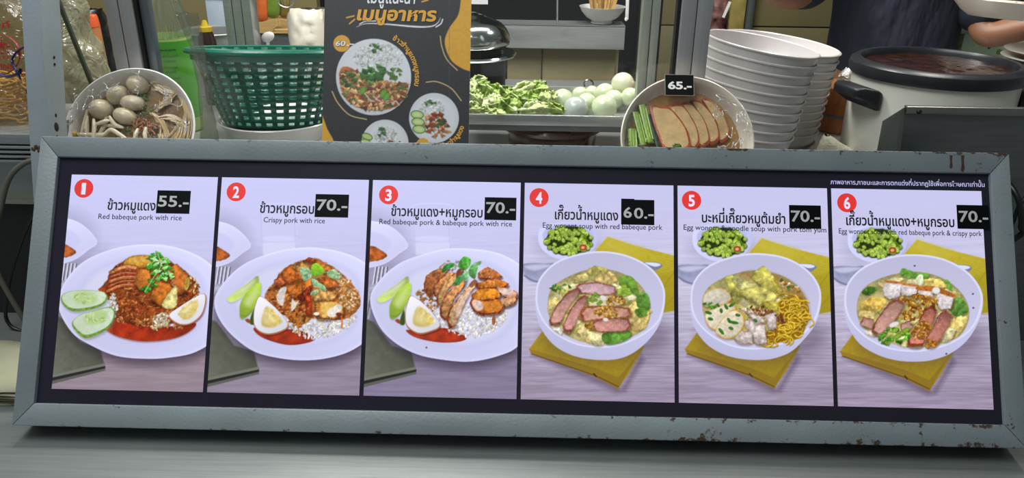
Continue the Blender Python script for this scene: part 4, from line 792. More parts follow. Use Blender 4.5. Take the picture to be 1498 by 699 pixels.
def arc_text(parts, zc, zr, a0, a1, h, flip=False):
    """letter groups set around a plate rim; angles in degrees, clockwise from the right"""
    n = len(parts)
    for i, s in enumerate(parts):
        a = R(a0+(a1-a0)*(i+.5)/n); zx, zy = zc[0]+zr*math.cos(a), zc[1]+zr*math.sin(a); X, Y = pl(460+zx/3.179, zy/3.179)
        V, F = glyphs(s, .03); mn = min(v.x for v in V); mx = max(v.x for v in V); k = h/.73; t = (-a+R(90)) if flip else (-a-R(90)); ca, sa = math.cos(t), math.sin(t)
        me = bpy.data.meshes.new('lettering'); me.from_pydata([(X+((v.x-(mn+mx)/2)*k)*ca-v.y*k*sa, Y+((v.x-(mn+mx)/2)*k)*sa+v.y*k*ca, .0044) for v in V], [], F); me.materials.append(M_or)
        o = bpy.data.objects.new('lettering', me); COL.objects.link(o); o.parent = ps
arc_text(['ข้', 'า', 'ว', 'ยำ', 'ห', 'มู', 'แ', 'ด', 'ง', 'ห', 'มู', 'ก', 'ร', 'อ', 'บ'], (272, 358), 196, -63, 12, .0075)
arc_text(['ข้', 'า', 'ว', 'ยำ', 'ห', 'มู', 'แ', 'ด', 'ง'], (556, 549), 146, 74, 16, .007, True)
# ================================================================ cabinet posts and glass
def bar_between(mb, p0, p1, w, d, xdir=Vector((1, 0, 0))):
    """square bar from p0 to p1, w along x, d across"""
    p0, p1 = Vector(p0), Vector(p1); t = (p1-p0).normalized(); y = t.cross(xdir).normalized(); q = []
    for p in (p0, p1): q.append([p+xdir*sx*w/2+y*sy*d/2 for sx, sy in ((-1, -1), (1, -1), (1, 1), (-1, 1))])
    return mb.hexa(q[0], q[1])
# old painted corner post, leaning back
pb = at(71, 190, .30); pdir = Vector((0, math.sin(R(16)), math.cos(R(16))))
base = pb-pdir*((pb.z-SILL)/pdir.z); po = thing('corner_post', 'chipped grey painted steel post beside the fish ball bowl', 'post', base)
mb = MB(); bar_between(mb, (0, 0, .001), pdir*.46, .029, .05); mb.build('post_body', M_post, po, bevel=.003)
for zz in (.205, .215): MB().tube([pdir*zz+Vector((.0146, .0, 0)), pdir*zz+Vector((.0156, 0, 0))], .002, 8).build('rivet', M_black, po)
for zz, rr in ((.115, .007), (.10, .003), (.132, .003)):
    MB().ball(pdir*zz+Vector((.0145, -.004, 0)), (.0012, rr*.8, rr), 12, 8).build('rust_spot', M('rust_brown', (40, 28, 20), rough=.9), po)
mb = MB(); rs = random.Random(3)
for k in range(9): mb.ball(pdir*(.088-.004*rs.random())+Vector((-.010+k*.0022, -.0258, -.004+.008*rs.random())), (.0022, .0009, .003+.003*rs.random()), 8, 6)
mb.build('rust_patch', M('bare_rust', (72, 56, 42), rough=.9), po)
def alu_post(px_l, px_r, y, Y, label, depth=.04, grooves=2, mat=M_alu, cat='post', h=.75):
    a, c = at(px_l, y, Y), at(px_r, y, Y); t = thing('aluminium_post', label, cat, ((a.x+c.x)/2, Y, LEDGE)); w = c.x-a.x; n = grooves; ww = w/n
    for k in range(n): MB().box((-w/2+ww*(k+.5), 0, h/2+.0008), (ww-.0012, depth, h)).build('profile', mat, t, bevel=.0015)
    return t, w
t, w = alu_post(168, 208, 45, .49, 'wide aluminium post left of the green labelled bottle')
MB().box((w/2+.0025, -.004, .376), (.004, .02, .75)).build('gasket', M_gasket, t); MB().box((w/2+.012, .003, .376), (.014, .018, .75)).build('profile', M('grey_channel', (104, 112, 118), rough=.4, metal=.5), t, bevel=.001)
t, w = alu_post(990, 1035, 50, .49, 'wide aluminium post left of the stacked white bowls')
MB().box((-w/2-.003, -.004, .376), (.004, .02, .75)).build('gasket', M_gasket, t)
t, w = alu_post(936, 962, 50, .62, 'narrow pale aluminium post behind the pork bowl', depth=.03, mat=M('pale_aluminium', (172, 178, 168), rough=.4, metal=.6, var=.05))
MB().box((w/2+.002, 0, .376), (.003, .02, .75)).build('gasket', M_gasket, t)
t, w = alu_post(334, 374, 30, .95, 'square stainless steel post behind the green basket', depth=.045, grooves=3, mat=M_steel)
gx0, gx1 = at(222, 45, .49).x, at(985, 45, .49).x
gl = MB().box(((gx0+gx1)/2, .49, LEDGE+.3515), (gx1-gx0-.004, .005, .70)).build('cabinet_glass', M_glass)
tag(gl, 'clear glass pane between the two aluminium posts', 'glass pane')
gp0, gp1 = at(966, 50, .56), at(986, 50, .56)
tag(MB().box(((gp0.x+gp1.x)/2, .565, LEDGE+.3515), (.005, .09, .70)).build('cabinet_glass', M_glass), 'clear glass side pane behind the wide right post', 'glass pane')
mb = MB(); _a, _b = at(97, 30, .52), at(130, 112, .52); _d = (_b-_a).normalized(); bar_between(mb, _a-_d*.15, _b+_d*((_b.z-LEDGE)/-_d.z-.001), .006, .006); tag(mb.build('strut', M('dark_green_steel', (48, 56, 44), rough=.5)), 'thin dark green strut slanting behind the painted post', 'strut')
# ================================================================ sample bowls
AXE = R(35); b_ax = Vector((0, -math.cos(AXE), math.sin(AXE))); RIM, BHT = .104, .078
BOWL = [(0, .004), (.046, .004), (.044, 0), (.050, 0), (.052, .006), (.072, .020), (.090, .044), (.100, .066), (.1035, BHT-.002), (.1045, BHT), (.1025, BHT+.001), (.0995, BHT-.002), (.096, .066), (.086, .045), (.068, .023), (.045, .011), (0, .010)]
def sample_bowl(px, py, Y, label, mat=M_white):
    c = at(px, py, Y); o = c-b_ax*BHT
    t = thing('sample_bowl', label, 'bowl', o, (R(90)-AXE, 0, 0)); MB().lathe(BOWL, 72).build('bowl_body', mat, t, sharp=60)
    return t, o
def soup_pt(o, lvl, x, y): return on_plane(x, y, o+b_ax*lvl, b_ax)
BM = Euler((R(90)-AXE, 0, 0)).to_matrix()
b1, o1 = sample_bowl(189, 190, .375, 'white bowl of fish balls, sprouts and noodles wrapped in film')
LV = .052
M_broth = M('clear_brown_broth', (132, 100, 62), rough=.1, var=.22, vs_=40, coat=.3, two=(158, 124, 82))
def disc(r, z, seg=64): return MB().lathe([(0, z), (r*.5, z), (r, z)], seg)
d_ = disc(.0885, LV).build('broth', M_broth, b1)
M_ball = M('fish_ball', (206, 190, 158), rough=.28, var=.10, vs_=70, bump=.15, bs=160, sss=.15, coat=.25)
LBL = ['topmost fish ball, beside the coiled noodles', 'pale fish ball with a green fleck, second from the top', 'lowest-left fish ball above the bean sprouts', 'oval fish ball in the middle of the bowl', 'oval fish ball just above the fried garlic']
for k, (x, y, rx, ry, an) in enumerate([(202, 124, 16.5, 14.5, 25), (172, 139, 16, 14.5, -30), (148, 160, 17.5, 15.5, 15), (194, 150.5, 18, 12, 5), (183, 170, 17.5, 12.5, 20)]):
    p = soup_pt(o1, LV+.007, x, y); s_ = mpp(p)
    mb = MB().ball((0, 0, 0), (rx*s_, ry*s_, ry*s_*.95), 24, 16, fn=lambda d: 1+.03*nz(d.x, d.y, d.z+k, 2))
    o = mb.build('fish_ball', M_ball, None, loc=p, rot=(0, R(an), 0)); tag(o, LBL[k], 'fish ball', 'fish balls in the sample bowl')
    if k == 1:
        q = soup_pt(o1, LV+.021, 170, 134)-p; MB().ball(Euler((0, R(-an), 0)).to_matrix() @ q, (.0028, .0022, .0028), 10, 8).build('green_fleck', M('herb_fleck', (120, 130, 70)), o)
def bez(P, n=14):
    P = [Vector(p) for p in P]; Q = [2*P[0]-P[1]]+P+[2*P[-1]-P[-2]]; out = []; m = len(P)-1
    for i in range(1, len(Q)-2):
        for k in range(n):
            t_ = k/n; a, b_, c, d = Q[i-1], Q[i], Q[i+1], Q[i+2]; out.append(.5*((2*b_)+(c-a)*t_+(2*a-5*b_+4*c-d)*t_*t_+(3*b_-a-3*c+d)*t_**3))
    out.append(P[-1]); return out
M_noodle = M('rice_noodle', (200, 172, 124), rough=.3, var=.12, vs_=40, coat=.3); mb = MB(); rs = random.Random(4)
def loop(P, r=.0022, lift=.0015):
    for q in range(2):
        dx, dy = rs.uniform(-3, 3), rs.uniform(-2.5, 2.5); mb.tube(bez([soup_pt(o1, LV+lift+.006*rs.random(), p[0]+dx+rs.uniform(-1.2, 1.2), p[1]+dy+rs.uniform(-1, 1)) for p in P], 7), r*.62, 6)
for k in range(9):
    j = lambda v: v+rs.uniform(-2.5, 2.5)
    loop([(j(222), j(120)), (j(236), j(116)+k), (j(254), j(125)+k*.7), (j(257), j(133)), (j(245), j(136)), (j(228), j(128))], .0018)
for k in range(8): loop([(258+k*1.6, 132+k), (266+k*1.5, 150+k*2), (278-k, 172), (281-k*2, 196), (272-k*2, 214)], .0019)
for k in range(6): loop([(228+k*2, 160-k*2), (240, 155-k), (252+k, 140-k)], .0018)
for k in range(7): loop([(232+k*3, 170+k), (250+k*2, 168+k*2), (266-k, 180+k), (262-k*3, 205), (250-k*3, 220)], .0024)
for k in range(4): loop([(221+k*3, 164+k*2), (236, 176+k*4), (246-k*3, 200), (244-k*4, 216)], .0030)
for k in range(3): loop([(198+k*18, 190+k*3), (200+k*18, 205), (196+k*20, 222)], .0022)
tag(mb.build('rice_noodles', M_noodle), 'tangle of pale rice noodles at the right of the fish balls', 'noodles', kind='stuff')
M_sprout = M('bean_sprout', (226, 214, 184), rough=.3, var=.05, coat=.3); M_yel = M('sprout_bean', (206, 166, 52), rough=.4)
SP = [[(118, 202), (124, 180), (128, 160)], [(127, 204), (127, 185), (128, 170)], [(136, 202), (138, 186), (137, 174)], [(142, 200), (152, 185), (158, 162)], [(160, 170), (168, 182), (180, 187)], [(140, 182), (152, 178), (160, 176)], [(154, 184), (166, 184), (178, 185)], [(110, 196), (130, 197), (150, 197), (160, 191)], [(150, 198), (162, 190), (174, 196), (184, 202)], [(138, 206), (150, 204), (164, 208)], [(196, 206), (199, 196), (202, 188)], [(213, 205), (212, 196), (214, 186)]]
POSN = ['leftmost upright', 'second upright', 'third upright', 'long slanting', 'short slanting', 'short level upper', 'level middle', 'long level lower-left', 'arched', 'lowest', 'short upright right-hand', 'rightmost upright']
for k, P in enumerate(SP):
    W = bez([soup_pt(o1, LV+.008+.004*(k % 3), *p) for p in P], 8); n = len(W); rr = [.0019+.0016*math.sin(math.pi*i/(n-1)) for i in range(n)]
    o = thing('bean_sprout', '%s bean sprout in the fish ball bowl' % POSN[k], 'bean sprout', W[0], group='bean sprouts in the sample bowl')
    MB().tube([q-W[0] for q in W], rr, 8).build('stalk', M_sprout, o)
    if k in (0, 3, 7): MB().ball((0, 0, 0), (.0055, .004, .0045), 12, 8).build('bean', M_yel, o)
mb = MB(); rs = random.Random(8)
for k in range(110):
    p = soup_pt(o1, LV+.004+.006*rs.random(), rs.gauss(212, 10), rs.gauss(186, 5)); q = p+Vector((rs.uniform(-1, 1), rs.uniform(-.5, .5), rs.uniform(-1, 1)))*.005; mb.tube([p, (p+q)/2+Vector((0, 0, .001)), q], .0011, 5)
tag(mb.build('fried_garlic', M('fried_garlic', (168, 110, 76), rough=.4, var=.35, vs_=90)), 'crumbs of reddish fried garlic below the fish balls', 'garlic', kind='stuff')
M_herb = M('chopped_herb', (84, 112, 52), rough=.4, var=.3, vs_=60); mb = MB(); rs = random.Random(9)
for cx_, cy_, n in ((212, 142, 16), (167, 152, 9), (220, 158, 14), (210, 168, 14), (188, 190, 14), (224, 190, 12)):
    for k in range(n):
        p = soup_pt(o1, LV+.003+.004*rs.random(), rs.gauss(cx_, 4), rs.gauss(cy_, 3)); mb.ball(p, (.0022, .0008, .0016), 6, 4, Euler((rs.random()*3, rs.random()*3, 0)).to_matrix())
tag(mb.build('chopped_herbs', M_herb), 'scattered chopped green herbs floating on the clear broth', 'herbs', kind='stuff')
M_glint_fold = film('glint_fold', .45, (245, 245, 245), 200, 1.0, .12, .25)
M_film = film('cling_film', .965, (253, 253, 253), 90, 1.0, .09, .03)
def wrap(t, seed, k):
    def g(u, v):
        a = 2*math.pi*u; r = (.1048 if v > .08 else .1055)*(1-v); z = BHT+.0035*(1-(r/.105)**2)+.004*nz(r*math.cos(a)*60, r*math.sin(a)*60, seed)*(1-v)+.001
        return Vector((r*math.cos(a), r*math.sin(a), z+(-.012 if v == 0 else 0)))
    f = MB().grid(64, 14, g, True).build('plastic_film', M_film, t, sharp=180); rs = random.Random(seed); mb = MB()
    for i in range(32):                         # gathered folds, whitish ridges added to stand in for glints on the film
        a = rs.uniform(*k); r0 = rs.uniform(.055, .100); P = []
        for q in range(5): aa = a+rs.uniform(-.05, .05)+q*rs.uniform(-.03, .06); rr = min(.103, r0+(q-2)*rs.uniform(.001, .006)); P.append((rr*math.cos(aa), rr*math.sin(aa), BHT+.0035*(1-(rr/.105)**2)+.0026+.002*rs.random()))
        mb.tube(bez(P, 4), [.0004*(1+1.5*math.sin(math.pi*u/16)) for u in range(17)], 5)
    tag(mb.build('glint_folds', M_glint_fold, f, sharp=180), kind='stuff'); return f
wrap(b1, 1, (-.6, 3.6))
# ---- roast pork bowl
M_bone = M('cream_melamine', (222, 212, 196), rough=.25, var=.03, coat=.2)
b2, o2 = sample_bowl(1005.5, 203, .375, 'cream bowl of sliced roast pork and greens with a price tag', M_bone)
disc(.089, LV).build('broth', M('amber_broth', (176, 134, 70), rough=.1, var=.3, vs_=30, coat=.5), b2)
M_meat = M('roast_pork_meat', (212, 176, 120), rough=.35, var=.16, vs_=60, bump=.4, bs=120, coat=.25); M_crust = M('red_roast_crust', (178, 78, 34), rough=.3, var=.35, vs_=70, coat=.5, bump=.4, bs=200)
ZP2 = lambda zx, zy: (890+zx/5.375, 90+zy/5.375)
SL = [[(330, 345), (400, 350), (480, 360), (540, 420), (600, 500), (635, 580), (640, 690), (460, 700), (400, 600), (355, 480)],
      [(470, 350), (560, 335), (610, 370), (660, 450), (700, 530), (715, 650), (650, 690), (600, 520), (540, 430)],
      [(580, 330), (640, 325), (690, 370), (750, 450), (785, 540), (795, 640), (715, 670), (690, 520), (640, 420)],
      [(650, 300), (715, 310), (770, 360), (830, 440), (870, 540), (870, 620), (795, 650), (770, 500), (710, 400)],
      [(740, 290), (800, 305), (860, 360), (910, 430), (945, 520), (950, 590), (880, 640), (860, 500), (800, 400)]]
LBP = ['front, widest slice of red-edged roast pork beside the greens', 'second slice of roast pork from the greens', 'middle slice of the five roast pork slices', 'fourth slice of roast pork from the greens', 'hindmost slice of roast pork, farthest from the greens']
for k in range(5):
    lvl = LV+.016-.0022*k; P = smooth_pts(SL[k], 3); W = [soup_pt(o2, lvl, *ZP2(*p)) for p in P]; c = sum(W, Vector())/len(W)
    o = thing('pork_slice', LBP[k], 'pork slice', c, group='roast pork slices'); n = len(W)
    lo = [w-c-b_ax*.012 for w in W]; hi = [w-c for w in W]; inn = [(w-c)*.87+b_ax*.0006 for w in W]
    MB().add(lo+hi+inn, [tuple(range(n))[::-1]]+[(i, (i+1) % n, n+(i+1) % n, n+i) for i in range(n)]+[(n+i, n+(i+1) % n, 2*n+(i+1) % n, 2*n+i) for i in range(n)]).build('crust', M_crust, o)
    MB().add([q for q in inn]+[q-b_ax*.004 for q in inn], [tuple(range(n)), tuple(range(n, 2*n))[::-1]]+[(i, n+i, n+(i+1) % n, (i+1) % n) for i in range(n)]).build('meat_face', M_meat, o)
M_choy = M('choy_stem', (150, 186, 76), rough=.25, var=.14, vs_=50, coat=.4, stretch=(1, 1, .3)); M_choyd = M('choy_leaf', (40, 62, 34), rough=.35, var=.3, vs_=60, coat=.3)
def stem(P, r, label, mat=M_choy, flat=.55):
    W = bez([soup_pt(o2, LV+.012, *ZP2(*p)) for p in P], 6); n = len(W); o = thing('boiled_choy', label, 'vegetable', W[0], group='boiled greens')
    MB().tube([q-W[0] for q in W], [r*(.9+.1*math.sin(3*i)) for i in range(n)], 12, flat=flat).build('stalk', mat, o)
    for s_ in (-.45, 0, .45): MB().tube([q-W[0]+Vector((s_*r, -r*.45, r*.25)) for q in W[1:-1]], r*.12, 6).build('rib', M('choy_rib', (176, 206, 104), rough=.3), o)
    return o
stem([(215, 400), (245, 520), (280, 660)], .0085, 'pale green stem leftmost of the long boiled greens')
stem([(265, 345), (295, 480), (335, 640)], .0088, 'long pale green stem leaning against the pork')
stem([(190, 535), (195, 620), (200, 700)], .0095, 'short thick pale green stem at the bowl edge')
mb = MB(); W = bez([soup_pt(o2, LV+.008, *ZP2(*p)) for p in [(325, 420), (360, 540), (400, 680)]], 6); mb.tube(W, .006, 10, flat=.6); tag(mb.build('boiled_choy', M_choyd), 'dark green leaf tucked between the stems and pork', 'vegetable')
mb = MB(); rs = random.Random(5)
for k in range(14): mb.ball(soup_pt(o2, LV+.02, *ZP2(540+rs.uniform(-26, 26), 662+rs.uniform(-12, 10))), (.003, .0012, .002), 8, 5, Euler((rs.random()*3, rs.random()*3, 0)).to_matrix())
tag(mb.build('spring_onion', M('spring_onion_green', (92, 132, 44), rough=.4)), 'pinch of chopped spring onion on the front pork slice', 'spring onion', kind='stuff')
wrap(b2, 7, (-.9, .9))
# price tag inside the film
tg_pl = BHT+.006; C4 = [soup_pt(o2, tg_pl, *p) for p in ((973, 109.5), (1014, 109), (1016, 139.5), (975, 141.5))]; c = sum(C4, Vector())/4
tg = thing('price_tag', 'black 65.- price tag on the roast pork bowl', 'price tag', c, (R(90)-AXE, 0, 0)); IB = BM.inverted()
Lc = [IB @ (q-c) for q in C4]; x0, x1 = Lc[0].x, Lc[1].x; y0, y1 = Lc[2].y, Lc[0].y
MB().box(((x0+x1)/2, (y0+y1)/2, 0), (x1-x0+.002, y1-y0+.002, .0006)).build('tag_border', M('tag_grey', (150, 142, 132)), tg); MB().box(((x0+x1)/2, (y0+y1)/2, .0004), (x1-x0, y1-y0, .0006)).build('tag_face', M_stk, tg)
lettering('65.-', x0+.004, x1-.003, y0+.010, .0010, M('tag_white', (235, 232, 228), var=0), tg, height=.0125, offset=.035)
# ================================================================ stacks of white bowls
M_mel = M('grey_white_melamine', (206, 200, 198), rough=.28, var=.03, coat=.15)
SB = [(0, .003), (.040, .003), (.040, 0), (.046, 0), (.048, .006), (.066, .018), (.080, .038), (.0885, .060), (.0905, .0615), (.0925, .074), (.0945, .0755), (.0945, .0775), (.0925, .0785), (.0905, .077), (.087, .060), (.076, .039), (.060, .020), (.040, .010), (0, .009)]
sb_proto = MB().lathe(SB, 64).build('bowl_body', M_mel, sharp=30)
def stack(topc, axis, n, step, scale, nm):
    axis = axis.normalized(); q = axis.to_track_quat('Z', 'Y')
    for k in range(n):
        top = topc-axis*step*k; t = thing('stacked_bowl', '', 'bowl', top-axis*.0775*scale, q.to_euler(), 'bowls in the %s stack' % nm); t.scale = (scale,)*3
        t['label'] = ('%s white bowl of the %s stack' % (ORD[k] if k == 0 else ORD[k]+' from the top', nm)) if k < n-1 else 'bottom white bowl of the %s stack' % nm
        if k == 0 and nm.startswith('front'): sb_proto.parent = t
        else: dup(sb_proto, t)
tc_ = at(1115.5, 63, .585); ax = Vector((math.sin(R(8.5)), -.02, math.cos(R(8.5)))); s1 = 83.5*mpp(tc_)/.0945
st1 = .0165; n1 = 10
stack(tc_, ax, n1, st1, s1, 'front, left-hand')
tc2 = at(1141, 62, .80); ax2 = Vector((math.sin(R(6.5)), -.02, math.cos(R(6.5)))); stack(tc2, ax2, 11, .0160, 87*mpp(tc2)/.0945, 'rear, right-hand')
print('STACK', tc_, tc_-ax*(.0165*9+.0775*s1), tc2, tc2-ax2*(.016*10+.0775*1.1))
# ================================================================ soup pot
pc = at(1372, 88, .66); pr = 120*mpp(pc); ph = pc.z-LEDGE
pt = thing('soup_pot', 'big white soup pot with black rim full of dark brown soup', 'pot', (pc.x, pc.y, LEDGE+.001))
M_enam = M('white_enamel', (214, 212, 200), rough=.3, var=.04, coat=.2); M_rim = M('black_rim', (34, 36, 40), rough=.32, var=.2, vs_=40)
MB().lathe([(0, 0), (pr*.90, 0), (pr*.93, .006), (pr*.935, ph*.5), (pr*.945, ph-.022), (pr*.92, ph-.022), (pr*.90, .01), (0, .01)], 72).build('pot_body', M_enam, pt)
MB().lathe([(pr*.93, ph-.026), (pr*.985, ph-.026), (pr, ph-.016), (pr*.985, ph-.006), (pr*.93, ph), (pr*.87, ph), (pr*.845, ph-.006), (pr*.845, ph-.03), (pr*.93, ph-.026)], 72).build('rim', M_rim, pt)
M_soup = M('dark_brown_soup', (40, 18, 9), rough=.1, var=.5, vs_=40, bump=1.0, bs=60, coat=.5, two=(66, 32, 15))
def sg(u, v):
    a = 2*math.pi*u; r = pr*.85*v; return Vector((r*math.cos(a), r*math.sin(a), ph-.012+.0025*nz(r*math.cos(a), r*math.sin(a), 0, 45)))
MB().grid(72, 24, sg, True).build('soup', M_soup, pt)
ha = R(195); hx = Vector((math.cos(ha), math.sin(ha), 0)); hy = Vector((-hx.y, hx.x, 0)); hz = ph-.054
mb = MB(); r0 = pr*.915
for sg_ in (0,):
    P = [r0, r0+.010, r0+.036, r0+.050]; Wd = [.046, .046, .040, .032]; T0 = [-.026, -.024, -.008, -.002]; T1 = [.006, .012, .016, .014]
    ring = [[hx*P[i]+hy*sy*Wd[i]+Vector((0, 0, hz+z_)) for sy, z_ in ((-1, T0[i]), (1, T0[i]), (1, T1[i]), (-1, T1[i]))] for i in range(4)]
    for i in range(3): mb.hexa(ring[i], ring[i+1])
mb.build('handle', M_rim, pt, bevel=.004, sharp=50)
mb = MB(); ring = [[Vector((-v.x, v.y, v.z)) for v in q] for q in ring]
for i in range(3): mb.hexa(ring[i], ring[i+1])
mb.build('handle', M_rim, pt, bevel=.004, sharp=50)
# ================================================================ steel guard at the right
Yg = .335; gz = at(1330, 150, Yg).z; gxl = at(1316, 152, Yg).x
sg_ = thing('steel_guard', 'dull steel splash guard with folded wing in front of the soup pot', 'splash guard', (gxl, Yg-.018, .0))
MB().box((.22, .0, gz/2+.0005), (.44, .004, gz-.001)).build('back_sheet', M_dsteel, sg_)
MB().box((.22, -.003, gz-.006), (.44, .008, .012)).build('hem', steel('bright_hem', (150, 148, 142), .35), sg_, bevel=.002)
w0, w1, w2 = on_plane(1291, 177, (0, Yg-.07, 0), Vector((0, 1, 0))), on_plane(1283, 222, (0, Yg-.075, 0), Vector((0, 1, 0))), at(1310, 222, Yg)
Q = [Vector((gxl, Yg-.02, gz-.001)), Vector((w0.x, Yg-.07, w0.z)), Vector((w1.x, Yg-.075, w1.z-.03)), Vector((w2.x, Yg-.02, w2.z-.03))]; oo = Vector((gxl, Yg-.018, 0))
MB().hexa([q-oo for q in Q], [q-oo+Vector((.0015, .001, 0)) for q in Q]).build('wing', steel('wing_steel', (186, 186, 178), .45), sg_)
MB().ball((.018, -.0085, gz-.007), (.004, .002, .0035), 10, 8).build('rust_spot', M('dark_spot', (26, 22, 20)), sg_)
# ================================================================ green basket on a white bowl
kc = at(396, 73, .66); kr = 122*mpp(kc); kz = at(396, 197, .66-.095)
kb = kz.z; kh = kc.z-kb; rb_ = .098
wb_z = LEDGE+.001; wr_ = kb-LEDGE+.006; wbp = [(0, .004), (.05, .004), (.05, 0), (.056, 0), (.06, .006), (.094, .03), (.110, wr_), (.113, wr_+.002), (.111, wr_+.004), (.107, wr_), (.091, .034), (.05, .012), (0, .012)]
wb = thing('white_bowl', 'white bowl under the green plastic basket', 'bowl', (kc.x, kc.y, wb_z)); MB().lathe(wbp, 64).build('bowl_body', M_white, wb, sharp=60)
bk = thing('plastic_basket', 'dark green plastic basket with square holes', 'basket', (kc.x, kc.y, kb-.004), (R(-8.5), 0, 0))
M_green = M('green_plastic', (16, 84, 66), rough=.35, var=.08, coat=.1)
hts = [0.0, .10]; rows = 9; zz = [0, .035]
for k in range(rows): z0 = .035+k*(.80/rows); zz += [z0+.80/rows*.52, z0+.80/rows]
zz = zz+[.985]; solid = [True]+[False, True]*rows+[False, ]
NB = 32; mb = MB(); 
def kw(a, z): r = rb_+(kr*.95-rb_)*z**.9; return Vector((r*math.cos(a), r*math.sin(a), z*(kh+.004)))
for i in range(len(zz)-1):
    for j in range(NB):
        a0 = 2*math.pi*j/NB; a1 = a0+2*math.pi/NB*.44; a2 = a0+2*math.pi/NB
        mid = (a1+a2)/2
        for (p, q) in ((a0, a1), (a1, mid), (mid, a2)):
            if p == a0 or solid[min(i, len(solid)-1)]:
                mb.add([kw(p, zz[i]), kw(q, zz[i]), kw(q, zz[i+1]), kw(p, zz[i+1])], [(0, 1, 2, 3)])
wallo = mb.build('basket_wall', M_green, bk, sharp=25); md = wallo.modifiers.new('thickness', 'SOLIDIFY'); md.thickness = .0035; md.offset = -1
MB().lathe([(kr*.935, kh-.012), (kr*.955, kh-.015), (kr*.965, kh-.006), (kr*1.025, kh-.003), (kr*1.03, kh+.001), (kr*1.015, kh+.005), (kr*.95, kh+.007), (kr*.925, kh+.005), (kr*.935, kh-.012)], 72).build('rim', M('green_rim', (26, 108, 88), rough=.3, coat=.2), bk)
MB().lathe([(0, .0), (rb_, .0), (rb_, .003), (0, .003)], 48).build('base', M_green, bk)
# ================================================================ vegetable tray
Yt = .56; tz = at(800, 168.5, Yt).z; Ytb = atz(800, 125.5, tz).y; tx0 = at(655, 176, Yt).x; tx1 = at(955, 176, Yt).x; lip = .017
tr = thing('steel_tray', 'shallow stainless tray holding lettuce and peeled onions', 'tray', ((tx0+tx1)/2, (Yt+Ytb)/2, tz-.03)); tw, td = tx1-tx0, Ytb-Yt
mb = MB(); mb.box((0, 0, .001), (tw-.012, td-.012, .002)); mb.build('base', M_steel, tr)
MB().box((0, -td/2+.003, .020), (tw, .006, .020)).build('wall', M_steel, tr, bevel=.0025); MB().box((0, td/2-.003, .0145), (tw, .005, .031)).build('wall', M_steel, tr, bevel=.0015)
for s_ in (-1, 1): MB().box((s_*(tw/2-.003), 0, .0145), (.005, td-.012, .031)).build('wall', M_steel, tr, bevel=.0015)
MB().box((0, -td/2+.004, .006), (tw-.008, .005, .012)).build('wall', M_dsteel, tr)
tfl = tz-.028
M_on = M('peeled_onion', (206, 216, 178), rough=.14, var=.10, vs_=14, coat=.6, sss=.25, stretch=(3, 3, .4)); M_onw = M('dull_onion', (186, 192, 186), rough=.22, var=.10, vs_=20, coat=.4, sss=.2); M_root = M('onion_root', (190, 168, 128), rough=.7)
M_onp = M('pale_onion', (214, 214, 186), rough=.3, var=.08, coat=.2, sss=.2)
ON = [(823, 148, 18, 0, 'large peeled onion next to the lettuce'), (849, 139, 12.5, .0, 'small peeled onion behind the two front onions'), (858, 150, 14.5, .004, 'round peeled onion in the middle of the heap'), (842, 159, 18, 0, 'greyish peeled onion with a brown root end, front left'), (884, 157, 19, 0, 'glossy peeled onion at the front right of the tray'), (885, 137, 15.5, .006, 'peeled onion in the second row, high on the heap'), (898, 146, 14.5, .004, 'peeled onion tucked behind the front right onion'), (910, 133, 15, .010, 'peeled onion just below the topmost onion'), (911, 123, 17, .020, 'topmost pale onion with a cut end'), (922, 142, 14, .010, 'rightmost peeled onion, partly behind the pork bowl'), (866, 135, 10, 0, 'smallest onion at the back of the tray')]
for k, (x, y, r, up, lb) in enumerate(ON):
    rm = r*1.42/1150
    p = atz(x, y, tfl+rm*.92+up*1.2); p.y = max(p.y, Yt+.01+rm); p = at(x, y, p.y); p.y = min(p.y, Ytb-.01-rm*.6) if up == 0 else p.y
    p = at(x, y, p.y); rm = r*mpp(p)
    mt = M_onw if k == 3 else (M_onp if k == 8 else M_on)
    o = thing('onion', lb, 'onion', p, group='peeled onions on the tray'); MB().ball((0, 0, 0), (rm, rm, rm*.97), 28, 18, fn=lambda d: 1+.10*max(0, d.z)**8+.015*nz(d.x, d.y, d.z+k*3, 3)).build('bulb', mt, o, sharp=180).rotation_euler = (R(20+31*k), R(17*k), 0)
    if k == 3: MB().ball((-rm*.45, -rm*.80, -rm*.32), (.0045, .002, .004), 12, 8).build('root_end', M_root, o)
    if k == 8: MB().ball((rm*.75, -rm*.5, .001), (.006, .004, .008), 12, 8).build('root_end', M_root, o)
M_let = M('lettuce_leaf', (182, 206, 112), rough=.35, var=.3, vs_=45, two=(214, 226, 158), coat=.15, bump=.3, bs=60); M_let2 = M('lettuce_green', (142, 178, 66), rough=.35, var=.3, vs_=45, two=(176, 202, 96), coat=.2, bump=.3, bs=60); M_let3 = M('lettuce_heart', (220, 228, 180), rough=.35, var=.15, vs_=45, two=(196, 214, 130), bump=.3, bs=60)
